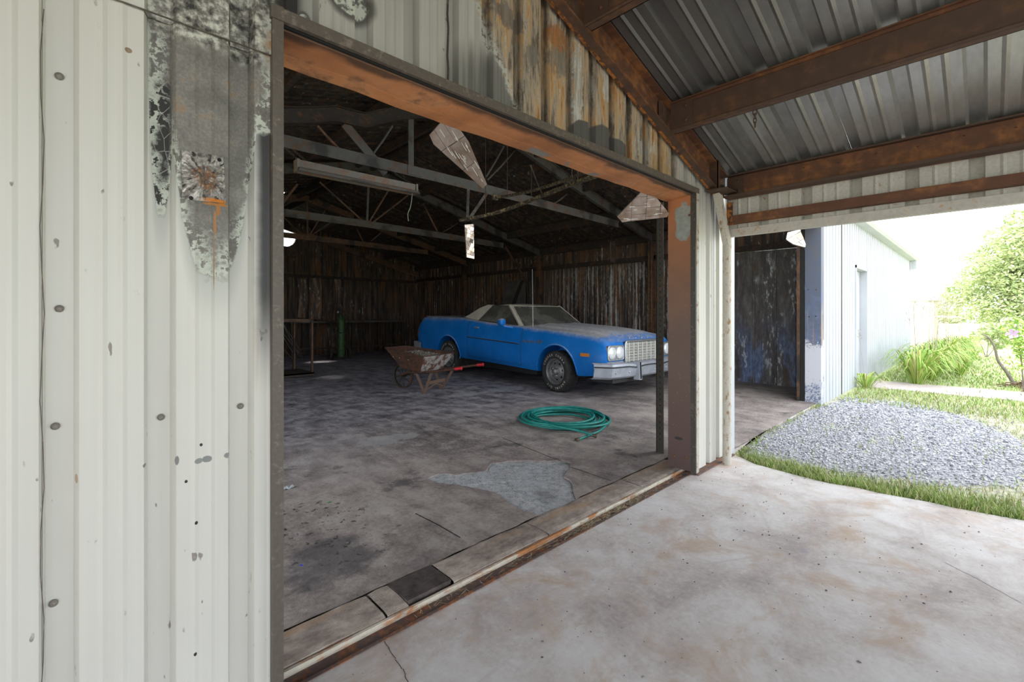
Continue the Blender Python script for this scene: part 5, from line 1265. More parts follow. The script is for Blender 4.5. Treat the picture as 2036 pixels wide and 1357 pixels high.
# ---------------------------------------------------------------- steel rack with leaning rods
q = onZ(620, 748, .02)
rk = thing('steel_rack', 'rust-brown open steel rack by the left door jamb', 'rack', (q.x, q.y, .02))
hgt = 1.17
for (x, y) in ((0, 0), (-1.2, .0), (-.1, .75), (-1.2, .75)):
    MB().box((x-.02, y-.02, 0), (x-.014, y+.02, hgt)).box((x-.02, y-.02, 0), (x+.02, y-.014, hgt)).build('rack_post', M['truss_rust'], rk)
for a, b in (((.02, 0, hgt-.03), (-1.22, 0, hgt-.03)), ((0, .77, hgt-.03), (-1.22, .77, hgt-.03)), ((0, 0, hgt-.03), (-.1, .77, hgt-.03))):
    MB().bar(a, b, .03, .055).build('top_rail', M['truss_rust'], rk)
MB().box((-1.25, -.05, .05), (.03, .80, .08)).box((-1.25, -.05, .015), (.03, -.04, .08)).build('bottom_shelf', M['track'], rk)
M['rod'] = simple('pale_steel_rod', (.36,.36,.34), .45, .4, .2, 20)
tops = [(558, 636), (560, 640), (556, 655), (558, 662), (554, 678)]; ends = [(604, 707), (598, 713), (602, 710), (590, 712), (581, 714)]
lb = ['longest pale rod leaning on the rust-brown rack', 'second pale rod leaning on the rust-brown rack, just below the longest', 'thin pale rod crossing the middle of the rust-brown rack', 'pale rod low on the rust-brown rack, ending near its inner post', 'lowest pale rod on the rust-brown rack, half hidden by the jamb']
for i, (t_, e_) in enumerate(zip(tops, ends)):
    a = onY(*t_, q.y-.05); b = onZ(*e_, .03)
    r_ = MB().tube([rel(a, b), rel(a.lerp(b, .5)+Vector((0,0,-.02)), b), (0,0,0)], .009, 6).build('steel_rod', M['rod'], None, b)
    tag(r_, lb[i], 'rod', 'rods leaning on the rack')
# ---------------------------------------------------------------- workbench at the back wall
bn = thing('workbench', 'long black workbench frame standing along the charred back wall', 'workbench', (6.3, 14.0, .02))
MB().box((-1.9, -.30, 1.00), (1.75, .30, 1.05)).build('bench_top', M['truss'], bn)
for x in (-1.85, -.05, 1.1, 1.70):
    for y in (-.27, .27): MB().box((x-.035, y-.035, 0), (x+.035, y+.035, 1.0)).build('leg', M['track'], bn)
MB().box((-1.85, -.27, .22), (1.7, -.23, .27)).build('stretcher', M['track'], bn)
# ---------------------------------------------------------------- hanging light fixture
M['fixture'] = rusty('scorched_fixture_steel', (.15,.135,.115), (.16,.085,.045), .42, .6, 12)
YF = 4.55
a = onY(590, 330, YF); b = onY(825, 378, YF)
lf = thing('light_fixture', 'long scorched strip light hanging on chains under the nearest truss', 'ceiling light', ((a.x+b.x)/2, YF, (a.z+b.z)/2))
o_ = lf.location; tl = (b-a); L2 = (b.x-a.x)/2; sl = (b.z-a.z)/(2*L2)
def fx(x, y, z): return (x, y, z+x*sl)
m_ = MB()
rows = [[fx(x, -.085, -.045), fx(x, -.075, -.030), fx(x, -.035, -.012), fx(x, -.035, .055), fx(x, .035, .055), fx(x, .035, -.012), fx(x, .075, -.030), fx(x, .085, -.045)] for x in (-L2, -L2*.5, 0, L2*.5, L2)]
m_.grid(rows).build('housing', M['fixture'], lf)
MB().grid([[fx(x, -.088, -.045), fx(x, -.088, -.062), fx(x, -.070, -.062)] for x in (-L2-.01, 0, L2+.01)]).build('reflector_lip', M['truss'], lf)
for s_ in (-1, 1): MB().box(fx(s_*L2-.012, -.05, -.055), tuple(Vector(fx(s_*L2+.012, .05, .058)))).build('end_cap', M['fixture'], lf)
for xx in (-L2+.02, -L2+.10, L2-.03):
    ln = MB(); z0 = .055; z1 = 2.99-o_.z
    nlk = 12
    for k in range(nlk):
        zc = z0+(z1-z0)*(k+.5)/nlk; yc = (T1-.03-YF)*(k+.5)/nlk; r_ = (z1-z0)/nlk*.62
        ln.tube([((.008*math.cos(t) if k % 2 else 0)+xx, yc+(.008*math.cos(t) if k % 2 == 0 else 0), zc+xx*sl*(1-(k+.5)/nlk)+r_*math.sin(t)) for t in [i*PI/4 for i in range(8)]], .0028, 4, closed=True)
    ln.build('hanging_chain', M['track'], lf)['kind'] = 'stuff'
wz = o_.x+L2-.02
MB().tube(smooth_path([rel(onY(*p, YF), o_) for p in ((820, 372), (819, 392), (816, 412), (811, 425), (812, 440))], 4), .004, 5).build('dangling_wire', simple('pale_green_wire', (.30,.36,.27), .6), lf)
# ---------------------------------------------------------------- old door tracks hanging behind the header
M['flaky'] = rusty('flaking_yellow_track', (.28,.215,.115), (.035,.025,.018), .62, .8, 24, (1,1,1))
def hang_track(label, P, w):
    p0 = P[0]; t = thing('door_rail', label, 'rail', p0)
    pts = smooth_path([rel(p, p0) for p in P], 4); m_ = MB()
    for a, b in zip(pts, pts[1:]): m_.bar(a, b, w, w*.8)
    m_.build('rail_bar', M['flaky'], t)
    for k in (len(pts)//5, 4*len(pts)//5):
        w_ = pts[k]+Vector(p0); MB().tube([pts[k], (pts[k].x, pts[k].y, z_roof(w_.x)-.01-p0.z)], .004, 5).build('hanger_wire', M['track'], t)
    return t
h1 = hang_track('longer flaking yellow door rail sloping up behind the orange header', [onY(914, 439, 4.75), onY(985, 424, 4.3), onY(1060, 397, 3.7), onY(1130, 369, 3.0), onY(1200, 345, 2.4)], .042)
h2 = hang_track('shorter flaking yellow door rail above the longer one behind the orange header', [onY(985, 393, 4.5), onY(1040, 384, 4.0), onY(1100, 367, 3.4), onY(1172, 340, 2.5)], .034)
MB().box((-.05, -.02, -.035), (.03, .02, .03)).build('rail_end', M['flaky'], h2)
br = thing('hanger_bracket', 'pale perforated steel hanger strap under the nearest truss', 'bracket', onY(931, 380, 4.92))
o_ = br.location
for (p, q) in (((931, 376), (929, 440)), ((968, 384), (934, 434))):
    A_ = rel(onY(*p, 4.92), o_); B_ = rel(onY(*q, 4.92), o_); d = B_-A_
    s1_ = MB().bar(A_, B_, .006, .045, (1,0,.3)).build('strap', M['truss'], br)
    hl = MB()
    for k in range(7): c = A_+d*(k+.5)/7; hl.lathe([(0,0),(.009,0)], 8, c+Vector((0,-.024 if False else -.0035,0)), (0,-1,0))
    hl.build('strap_holes', M['black'], s1_)['kind'] = 'stuff'
# ---------------------------------------------------------------- foil covered hanging panels
def make_foil():
    n = NM('crinkled_foil_tiles', .2, .95); b = n.noise(60, 4, .7); a = n.noise(9, 3)
    n.bump(n.m('ADD', n.m('MULTIPLY', b, .12), a), .10, .01)
    return n.out(n.ramp(a, [(.35, (.36,.27,.20)), (.65, (.60,.52,.45))]), n.ss(b, .3, .7, .10, .22))
M['foil'] = make_foil()
M['cardboard'] = simple('foil_panel_core', (.12,.10,.085), .8)
def clip(poly, n, d):   # keep n.p <= d
    out = []
    for i in range(len(poly)):
        a, b = poly[i-1], poly[i]; fa = a[0]*n[0]+a[1]*n[1]-d; fb = b[0]*n[0]+b[1]*n[1]-d
        if (fa <= 0) != (fb <= 0): t = fa/(fa-fb); out.append((a[0]+(b[0]-a[0])*t, a[1]+(b[1]-a[1])*t))
        if fb <= 0: out.append(b)
    return out
M['foil_glint'] = simple('painted_foil_glint', (.92,.92,.92), .5, .2, .03, 40)
def clip_in(pts, poly):
    def ins(x, y):
        r = False
        for i in range(len(poly)):
            a, b = poly[i], poly[i-1]
            if (a[1] > y) != (b[1] > y) and x < (b[0]-a[0])*(y-a[1])/(b[1]-a[1])+a[0]: r = not r
        return r
    return [p for p in pts if ins(*p)]
def foil_panel(label, P, rot, cw, ch, seed, tilt=.09, wire=None, cat='hanging panel', glints=34):
    rg = random.Random(seed); o = P[0]; c = sum(P, Vector())/len(P)
    nrm = Vector()
    for i in range(len(P)): nrm += (P[i]-c).cross(P[(i+1) % len(P)]-c)
    nrm.normalize()
    if nrm.dot(Vector((0, 0, H))-c) < 0: nrm = -nrm
    ex = nrm.cross(Vector((0,0,1))).normalized(); ey = ex.cross(nrm)
    if ey.z < 0: ex = -ex; ey = -ey
    fa_, fb_ = max(((p, q) for p in P for q in P), key=lambda pq: (pq[0]-pq[1]).length); uy = (fa_-fb_).normalized()
    if uy.z < 0: uy = -uy
    ux = uy.cross(nrm).normalized()
    poly = [((p-c).dot(ux), (p-c).dot(uy)) for p in P]
    t = thing('foil_panel', label, cat, o)
    core = [rel(c+ux*x+uy*y-nrm*.006, o) for x, y in poly]
    fixn(MB().prism(core, -nrm*.010).build('panel_core', M['cardboard'], t))
    m_ = MB(); x0 = min(p[0] for p in poly); x1 = max(p[0] for p in poly); y0 = min(p[1] for p in poly); y1 = max(p[1] for p in poly)
    i = 0; y = y0
    while y < y1:
        x = x0-rg.random()*cw
        while x < x1:
            cell = clip(clip(clip(clip(poly, (1,0), x+cw-.0028), (-1,0), -x), (0,1), y+ch-.0028), (0,-1), -y)
            if len(cell) >= 3:
                tx, ty = rg.gauss(0, tilt), rg.gauss(0, tilt); mx_ = x+cw/2; my = y+ch/2; h = rg.uniform(0, .002)
                vs = [rel(c+ux*a+uy*b+nrm*(h+tx*(a-mx_)+ty*(b-my)), o) for a, b in cell]
                m_.add(vs, [tuple(range(len(vs)))])
            x += cw*rg.uniform(.97, 1.0)
        y += ch
    m_.build('foil_tiles', M['foil'], t)['kind'] = 'stuff'
    sl_ = MB(); k = 0
    while k < glints:   # pale strips painted in for glints of the sky
        a = rg.uniform(x0, x1); b = rg.uniform(y0, y1); L_ = rg.uniform(.02, .06); pc = [(a-.006, b), (a+.006, b), (a+.006, b+L_), (a-.006, b+L_)]
        k += 1
        if len(clip_in(pc, poly)) < 4: continue
        o2 = c+ux*a+uy*b+nrm*.003; e = (ux*.0035+nrm*.0025)
        sl_.add([rel(o2, o), rel(o2+e, o), rel(o2+e+uy*L_, o), rel(o2+uy*L_, o)], [(0,1,2,3)])
    if sl_.f: sl_.build('painted_glints', M['foil_glint'], t)['kind'] = 'stuff'
    if wire: MB().tube([rel(wire, o), rel(wire.lerp(o, .5)+Vector((.003,0,0)), o), (0,0,0)], .0025, 5).build('wire', M['track'], t)
    return t
def plane_pts(pts, u0, v0, Y, nrm):   # outline on a plane through a known point with a known normal
    c = onY(u0, v0, Y); nn = Vector(nrm); cam_ = Vector((0, 0, H)); out = []
    for u, v in pts:
        r = Vector(ray(u, v)); out.append(cam_+r*((c-cam_).dot(nn)/r.dot(nn)))
    return out
def yq(pts, Y, dy):   # points on a panel leaning in depth by dy from top to bottom
    v0 = min(p[1] for p in pts); v1 = max(p[1] for p in pts)
    return [onY(u, v, Y+dy*(v-v0)/(v1-v0)) for u, v in pts]
foil_panel('large kite-shaped foil panel hanging from the middle of the orange header', plane_pts([(876,244),(854,269),(862,287),(960,375),(968,366),(932,282),(915,258),(901,252)], 890, 250, 1.95, (-.40,-.72,-.56)), .95, .060, .15, 1, .03, onY(890, 240, 1.93))
foil_panel('diamond-shaped foil panel hanging at the right end of the orange header', plane_pts([(1275,382),(1227,431),(1237,442),(1326,432),(1330,424),(1301,388)], 1280, 385, 1.95, (-.60,-.62,-.50)), .8, .075, .12, 2, .04, onY(1284, 378, 1.95))
foil_panel('bright white foil panel hanging at the burnt column of the second opening', plane_pts([(1566,462),(1563,476),(1577,486),(1601,492),(1602,486),(1591,457)], 1580, 470, 1.62, (-.62,-.50,.42)), .4, .12, .10, 3, .05, onY(1580, 450, 1.62))
foil_panel('narrow strip of stacked foil squares dangling below the pale hanger strap', [onY(u, v, 4.90) for u, v in ((924,447),(928,512),(943,515),(942,446))], 0, .062, .055, 4, .05, onY(930, 432, 4.90), 'hanging panel', 0)
foil_panel('small dull foil strip hanging on a wire from the nearest rafter at the right', [onY(u, v, 4.98) for u, v in ((1214,482),(1216,520),(1224,523),(1224,479))], 0, .03, .11, 5, .06, onY(1221, 428, 4.98), 'hanging panel', 0)
# ---------------------------------------------------------------- burnt crumpled plate on the left wall
def make_plate():
    n = NM('burnt_crumpled_aluminium', .5, .2); X = n.xyz()['X']; Z = n.xyz()['Z']; a = n.noise(60, 5, .65); b = n.noise(22, 5, .6)
    c = n.ramp(n.m('ADD', n.m('MULTIPLY', b, .6), n.m('MULTIPLY', a, .4)), [(.36, (.035,.03,.028)), (.48, (.24,.22,.20)), (.58, (.52,.50,.48))])
    d = n.m('ADD', n.m('POWER', n.m('ABSOLUTE', n.m('SUBTRACT', X, .005)), 2.0), n.m('POWER', n.m('ABSOLUTE', n.m('ADD', Z, .005)), 2.0))
    cv = n.n.new('ShaderNodeCombineXYZ'); n.set(cv.inputs[0], n.m('MULTIPLY', n.m('ARCTAN2', Z, X), 2.2)); n.set(cv.inputs[1], n.m('MULTIPLY', n.m('POWER', d, .5), 14.0))
    cr = n.noise(1.6, 4, .6, cv.outputs[0])
    c = n.mix(n.ss(cr, .46, .38), c, (.05,.045,.04)); c = n.mix(n.ss(cr, .56, .66), c, (.66,.64,.62))  # shaded creases and pale fold highlights painted into the colour
    r = n.m('MULTIPLY', n.ss(n.m('ADD', d, n.m('MULTIPLY', n.m('SUBTRACT', b, .5), .004)), .0016, .0006), n.ss(a, .42, .55))
    c = n.mix(n.m('MULTIPLY', r, .85), c, (.24,.10,.03))
    e = n.m('MULTIPLY', n.ss(n.m('ADD', Z, n.m('MULTIPLY', n.m('SUBTRACT', a, .5), .02)), -.060, -.066), n.ss(X, -.02, .02))
    c = n.mix(e, c, (.50,.17,.02))
    return n.out(c)
c0 = onY(406, 352, D-.004)
bpl = thing('burnt_plate', 'crumpled burnt metal plate with a rust run on the scorched left wall', 'metal plate', c0)
cs = [rel(onY(u, v, D-.004), c0) for u, v in ((362, 404-8), (449, 405), (444, 311), (361, 299))]
rg = random.Random(4); rows = []
for i in range(25):
    v = i/24; row = []
    for j in range(25):
        u = j/24; p = (cs[0].lerp(cs[1], u)).lerp(cs[3].lerp(cs[2], u), v)
        a = math.atan2(v-.47, u-.5); r = math.hypot(v-.47, u-.5)
        h = .012*abs(math.sin(a*6+2.1*math.sin(a*2)))*min(1, r*3)*(1.15-r)+.012*math.exp(-((r-.16)/.07)**2)-.006*math.exp(-(r/.1)**2)+rg.uniform(-.0016, .0016)
        ed = min(u, v, 1-u, 1-v); row.append(p+Vector((rg.uniform(-.001,.001), -h*min(1, .35+ed*8), 0)))
    rows.append(row)
MB().grid(rows).build('plate_sheet', make_plate(), bpl)
pn_ = MB()
for u, v in ((436, 318), (380, 394)): pn_.lathe([(.006, 0), (.004, .004), (0, .005)], 8, rel(onY(u, v, D-.012), c0), (0,-1,0))
pn_.build('plate_nails', M['black'], bpl)['kind'] = 'stuff'
# ---------------------------------------------------------------- litter on the floor
def scrap(name, label, u, v, size, mat, seed, z=.02, cat='litter'):
    rg = random.Random(seed); o = onZ(u, v, z); m_ = MB(); rows = []
    for i in range(7):
        rows.append([((i/6-.5)*size*1.4+rg.uniform(-.1,.1)*size, (j/6-.5)*size+rg.uniform(-.1,.1)*size, abs(rg.gauss(.18, .14))*size) for j in range(7)])
    ob = m_.grid(rows).build(name, mat, None, o); tag(ob, label, cat); return ob
scrap('crumpled_scrap', 'crumpled pale plastic scrap on the shop floor beside the left jamb', 572, 972, .055, simple('pale_plastic', (.42,.45,.48), .4), 1)
scrap('green_scrap', 'tiny green scrap on the dusty shop floor left of the scoured patch', 655, 1000, .014, simple('green_plastic', (.02,.35,.08), .4), 2)
scrap('blue_cap', 'tiny bright blue bottle cap on the stained floor near the left jamb', 599, 1125, .010, simple('blue_plastic', (.02,.05,.75), .4), 3)
scrap('brown_pebble', 'small brown pebble on the grey scoured patch', 1001, 1001, .022, simple('brown_stone', (.20,.11,.07), .8), 4, .012)
M['straw'] = simple('dry_straw', (.46,.40,.25), .9, 0, .3, 30)
rg = random.Random(8); m_ = MB()
for _ in range(420):
    x = rg.choice([rg.uniform(1.9, 3.0), rg.uniform(2.2, 2.9), rg.uniform(1.0, 3.5)]); y = rg.gauss(1.695, .022); a = rg.uniform(0, PI); l = rg.uniform(.008, .035); z = rg.uniform(-.006, .012)
    d = Vector((math.cos(a), math.sin(a)*.6, rg.uniform(-.2, .2)))*l; s_ = Vector((-d.y, d.x, 0)).normalized()*.0012; p = Vector((x, y, z))
    m_.add([p-d-s_, p-d+s_, p+d+s_, p+d-s_], [(0,1,2,3)])
tag(m_.build('straw_litter', M['straw']), 'dry straw bits caught in the rusted threshold rail', 'straw', None, 'stuff')
m_ = MB(); rg = random.Random(9)
for _ in range(900):
    if rg.random() < .55: x = rg.uniform(.6, 4.2); y = rg.uniform(-1.2, 1.6)
    else: x = rg.uniform(.6, 6.5); y = rg.uniform(2.0, 6.5)
    if y > 1.9 and not 2.0 < y: continue
    if 2.2 < x < 3.2 and 2.0 < y < 3.0: continue
    r = rg.choice([.0025, .003, .004, .006]); o = Vector((x, y, (.0 if y < 1.7 else .02)+r*.4))
    m_.add([o+Vector(d)*r*rg.uniform(.6, 1.3) for d in ((1,0,0),(0,1,0),(-1,0,0),(0,-1,0),(0,0,.8),(0,0,-.4))], [(0,1,4),(1,2,4),(2,3,4),(3,0,4)], rg.randrange(2))
tag(m_.build('floor_grit', [M['stone_c'], M['brass']]), 'scattered dark grit on the concrete floors', 'grit', None, 'stuff')
# ---------------------------------------------------------------- gravel, grass and plants outside
def inpoly(x, y, P):
    c = False
    for i in range(len(P)):
        a, b = P[i], P[i-1]
        if (a[1] > y) != (b[1] > y) and x < (b[0]-a[0])*(y-a[1])/(b[1]-a[1])+a[0]: c = not c
    return c
GP = [(p.x, p.y) for p in gp]
rg = random.Random(31); m_ = MB(); cnt = 0
while cnt < 14000:
    x = rg.uniform(4.2, 10.0); y = rg.uniform(-1.5, 1.66)
    if not inpoly(x+rg.gauss(0, .10), y+rg.gauss(0, .07), GP) and rg.random() > .05: continue
    if x < 4.35 or (x > 7.6 and y > 1.6): continue
    if rg.random() > min(1, 1.25-.11*(x-4.2)): continue
    r = rg.uniform(.006, .017)*(1+.05*(x-4)); o = Vector((x, y, -.018+r*.3)); a = rg.uniform(0, 6.28); ca, sa = math.cos(a), math.sin(a)
    vs = [];
    for dx, dy, dz in ((1,0,0),(0,.7,0),(-.9,.1,0),(0,-.7,0),(.15,0,.6),(-.1,.1,-.4)):
        k = r*rg.uniform(.75, 1.25); vs.append(o+Vector((dx*ca-dy*sa, dx*sa+dy*ca, dz))*k)
    m_.add(vs, [(0,1,4),(1,2,4),(2,3,4),(3,0,4)], rg.choices((0,1,2), (5, 4, 1.6))[0]); cnt += 1
tag(m_.build('gravel', [M['stone_a'], M['stone_b'], M['stone_c']]), 'loose grey gravel stones beside the carport slab', 'gravel', None, 'stuff')
M['grass_a'] = simple('fresh_grass', (.26,.38,.09), .8, 0, .25, 6)
M['grass_b'] = simple('pale_grass', (.44,.48,.20), .8, 0, .25, 6)
M['grass_dry'] = simple('dry_grass', (.52,.46,.28), .85, 0, .25, 6)
GR = [M['grass_a'], M['grass_b'], M['grass_dry']]
def blade(m_, rg, x, y, h, w, lean, mi, z=-.022):
    a = rg.uniform(0, 6.28); d = Vector((math.cos(a), math.sin(a), 0)); s_ = Vector((-d.y, d.x, 0))*w; p = Vector((x, y, z))
    q = p+d*lean*.4*h+Vector((0,0,h*.6)); t = p+d*lean*h+Vector((0,0,h))
    m_.add([p-s_, p+s_, q+s_*.7, q-s_*.7, t], [(0,1,2,3), (3,2,4)], mi)
EDG = [(p[0], p[1]) for p in edge]
def slab_x(y):
    for a, b in zip(EDG, EDG[1:]):
        if min(a[1], b[1]) <= y <= max(a[1], b[1]) and a[1] != b[1]: return a[0]+(b[0]-a[0])*(y-a[1])/(b[1]-a[1])
    return 4.3
m_ = MB(); rg = random.Random(41)
def dens(x, y): return .5+.5*math.sin(x*5.1+1.3*math.sin(y*7))*math.sin(y*6.3+x*2.1)
for _ in range(15000):     # strip along the slab edge
    y = rg.uniform(-1.6, 1.5); x = slab_x(y)+.0+abs(rg.gauss(0, .15))*(1+.5*max(0, .6-y))
    if rg.random() > dens(x*2, y*1.2)*.9+.25: continue
    blade(m_, rg, x, y, rg.uniform(.025, .085), .0028, rg.uniform(.2, .9), rg.choices((0,1,2), (6, 3, 2))[0])
for _ in range(9000):      # tufts through and around the gravel
    x = rg.uniform(4.5, 10.2); y = rg.uniform(-1.6, 1.62); ing = inpoly(x, y, GP)
    if ing and rg.random() > .10+.5*(dens(x*.6, y*.8+2) > .86): continue
    if x > 7.6 and y > 1.6: continue
    blade(m_, rg, x, y, rg.uniform(.02, .06), .0035, rg.uniform(.3, 1.0), rg.choices((0,1,2), (3, 3, 4))[0])
ap = [onZ(u, v, 0) for u, v in ((1456, 910), (1474, 895), (1508, 866), (1558, 836), (1606, 811), (1632, 802))]
for _ in range(1300):      # tufts along the broken edge at the second opening
    i = rg.randrange(len(ap)-1); p = ap[i].lerp(ap[i+1], rg.random()); x = p.x+abs(rg.gauss(0, .05)); y = p.y-abs(rg.gauss(0, .05))
    if rg.random() > dens(x*1.5, y*4): continue
    blade(m_, rg, x, y, rg.uniform(.02, .06), .0035, rg.uniform(.3, 1.0), rg.choices((0,1,2), (5, 3, 3))[0])
tag(m_.build('grass_strip', GR), 'short patchy grass growing along the slab edge and gravel', 'grass', None, 'stuff')
m_ = MB()
for _ in range(16000):
    x = 8.3+abs(rg.gauss(0, 6)); y = rg.uniform(-3.2-.3*(x-8), 1.55)
    if 10.15 < x < 11.45 and rg.random() > .03: continue
    blade(m_, rg, x, y, rg.uniform(.03, .08), .006+.0008*(x-8), rg.uniform(.3, 1.0), rg.choices((0,1,2), (5, 3, 1.5))[0])
tag(m_.build('lawn_grass', GR), 'bright green lawn grass beyond the concrete path', 'grass', None, 'stuff')
# --- long-leaved plants with dry seed stalks along the white wall
M['leaf_long'] = simple('bright_strap_leaf', (.30,.46,.08), .55, 0, .3, 5)
M['leaf_yellow'] = simple('yellowing_leaf', (.50,.46,.16), .6, 0, .25, 5)
M['stalk'] = simple('dry_brown_stalk', (.44,.35,.27), .85, 0, .25, 10)
def strap(m_, rg, R, h, w, mi):
    a = rg.uniform(0, 6.28); d = Vector((math.cos(a), math.sin(a), 0)); s_ = Vector((-d.y, d.x, 0)); p = d*rg.uniform(0, .10); vs = []
    n = 6
    for i in range(n+1):
        t = i/n; c = p+d*R*t+Vector((0,0,h*(2.2*t-1.75*t*t))); ww = w*(1-.85*t*t)*(.6+.8*min(1, t*3))*.6; vs += [c-s_*ww, c+s_*ww]
    m_.add(vs, [(2*i, 2*i+1, 2*i+3, 2*i+2) for i in range(n)], mi)
def clump(name, label, loc, n, R, h, stalks, sh, seed, group):
    rg = random.Random(seed); t = thing(name, label, 'plant', loc, 0, group); m_ = MB()
    for _ in range(n): strap(m_, rg, R*rg.uniform(.5, 1.1), h*rg.uniform(.6, 1.25), .017, 0 if rg.random() < .8 else 1)
    m_.build('leaves', [M['leaf_long'], M['leaf_yellow']], t)
    for k in range(stalks):
        a = rg.uniform(0, 6.28); tp = Vector((.6*math.cos(a)*rg.random()+.15, .25*math.sin(a)*rg.random(), sh*rg.uniform(.75, 1.1)))
        s1_ = MB().tube([(0,0,0), tp*.5+Vector((.02,0,.03)), tp], [.004, .003, .0015], 5)
        s1_.build('stalk', M['stalk'], t)
        hd = MB()
        for _ in range(9):
            b0 = tp*rg.uniform(.78, 1.0); d = Vector((rg.uniform(-1,1), rg.uniform(-1,1), rg.uniform(.2,1.2))).normalized()*rg.uniform(.03, .10)
            hd.tube([b0, b0+d], .0018, 4); hd.lathe([(0,-.012),(.0055,0),(0,.012)], 5, b0+d)
        hd.build('seed_head', M['stalk'], t)['kind'] = 'stuff'
    return t
clump('strap_leaf_plant', 'low strap-leaved plant growing at the sill of the walk-in doorway', onZ(1722, 772, -.022), 40, .36, .34, 1, 1.35, 5, None)
ORD = ['first', 'second', 'third', 'fourth', 'fifth', 'sixth', 'seventh', 'eighth', 'ninth', 'tenth']
rg = random.Random(77); x = 11.35
for k in range(9):
    y = .90-.03*(x-11)+rg.uniform(-.12, .06)
    clump('strap_leaf_plant', ORD[k]+' strap-leaved plant from the doorway in the row along the white wall', (x, y, -.022), 120, .62, .78, 5, 1.7, 100+k, 'strap-leaved plants along the white wall')
    x += .80+.06*k
for i, w in enumerate(('nearest', 'middle', 'farthest')):
    clump('strap_leaf_plant', w+' of the three strap-leaved plants standing out in front of the plant row', (13.6+2.6*i, .42-.05*i, -.022), 50, .42, .42, 1, 1.2, 200+i, 'strap-leaved plants in front of the row')
# --- trees and shrubs
def foliage(m_, rg, blobs, n, size, mats=3):
    tot = sum(b[3]*b[4]*b[5] for b in blobs)
    for (cx, cy, cz, rx, ry, rz) in blobs:
        for _ in range(max(8, int(n*rx*ry*rz/tot))):
            d = Vector((rg.gauss(0,1), rg.gauss(0,1), rg.gauss(0,1))).normalized(); k = rg.uniform(.55, 1.05)
            c = Vector((cx+d.x*rx*k, cy+d.y*ry*k, cz+d.z*rz*k)); s_ = size*rg.uniform(.6, 1.3)
            u = Vector((rg.uniform(-1,1), rg.uniform(-1,1), rg.uniform(-.6,.6))).normalized(); w = u.cross(Vector((rg.uniform(-1,1), rg.uniform(-1,1), rg.uniform(-1,1)))).normalized()
            m_.add([c-u*s_, c+w*s_*.45, c+u*s_, c-w*s_*.45], [(0,1,2,3)], rg.randrange(mats))
LV = [simple('tree_leaf_light', (.54,.62,.33), .6, 0, .2, 3), simple('tree_leaf_mid', (.42,.53,.25), .6, 0, .2, 3), simple('tree_leaf_yellow', (.66,.68,.44), .6, 0, .2, 3)]
def at_depth(u, v, X): return onX(u, v, X)
bk = simple('grey_bark', (.22,.19,.16), .9, 0, .3, 9, .4)
X0 = 29.0
tb = at_depth(2010, 690, X0); tb.z = -.05
tr = thing('shade_tree', 'large pale green leafy tree beyond the white pipe fence', 'tree', tb)
MB().tube([(0,0,0), (.1,.05,1.6), (.3,-.1,3.2), (.2,-.3,5.0)], [.28, .22, .18, .10], 10).tube([(.2,0,2.2), (.4,.5,3.2), (.5,1.0,3.8)], [.12,.09,.05], 8).tube([(.2,0,2.4), (-.2,-1.2,3.8), (.2,-2.4,5.0)], [.12,.09,.05], 8).build('trunk', bk, tr)
bl = []; rg = random.Random(51)
for (u, v, r) in ((2030,432,24),(2010,455,18),(2045,478,46),(1985,500,30),(1955,520,22),(1940,548,26),(1985,552,36),(2030,550,42),(1905,585,26),(1940,592,28),(1985,605,34),(1885,612,20),(1925,512,12),(2040,615,36),(2095,500,70),(2130,580,80),(1970,470,15),(1950,628,20),(1868,596,12),(1915,560,14),(2000,520,24),(1860,622,10),(1920,622,16),(1990,640,14)):
    p = at_depth(u, v, X0+rg.uniform(-1.5, 1.5)); rr = r/FPX*(p.x*FW[0]+p.y*FW[1]); bl.append((p.x-tb.x, p.y-tb.y, p.z-tb.z, rr, rr*1.1, rr*.85))
m_ = MB(); foliage(m_, rg, bl, 42000, .08); m_.build('foliage', LV, tr)
def shrub(name, label, X, blobs, n, size, seed, mats=LV, flower=None):
    rg = random.Random(seed); p0 = at_depth(*blobs[0][:2], X); b0 = Vector((p0.x, p0.y, -.05)); t = thing(name, label, 'shrub', b0); bl = []
    for (u, v, r) in blobs:
        p = at_depth(u, v, X+rg.uniform(-.2, .2)); rr = r/FPX*(p.x*FW[0]+p.y*FW[1]); bl.append((p.x-b0.x, p.y-b0.y, p.z-b0.z, rr, rr, rr))
    m_ = MB(); foliage(m_, rg, bl, n, size, len(mats)); m_.build('foliage', mats, t)
    st2 = MB()
    for b in bl[:3]: st2.tube([(rg.uniform(-.05,.05), rg.uniform(-.05,.05), 0), (b[0]*.5, b[1]*.5, b[2]*.5), (b[0], b[1], b[2])], [.012,.009,.005], 6)
    st2.build('stems', bk, t)['kind'] = 'stuff'
    if flower:
        p = at_depth(*flower, X-.25); m_ = MB(); o = rel(p, b0)
        for k in range(5):
            a = 2*PI*k/5; d = Vector((-.3, math.cos(a), math.sin(a))); m_.add([o, o+d*.06+Vector((0,-math.sin(a),math.cos(a)))*.03, o+d*.085, o+d*.06-Vector((0,-math.sin(a),math.cos(a)))*.03], [(0,1,2,3)])
        m_.build('blossom', simple('lilac_blossom', (.55,.35,.80), .6), t)['label'] = 'single lilac blossom'
    return t
GL = [simple('shrub_leaf_bright', (.30,.52,.06), .5, 0, .2, 4), simple('shrub_leaf_mid', (.20,.40,.05), .5, 0, .2, 4), simple('shrub_leaf_lime', (.46,.60,.14), .5, 0, .2, 4)]
shrub('flowering_shrub', 'bright green shrub with one lilac blossom at the right edge of the lawn', 11.5, [(2042,690,26),(2022,668,20),(2060,650,26),(2000,650,11),(2034,725,12),(2075,690,40),(2012,636,11)], 1500, .035, 61, GL, (2013, 664))
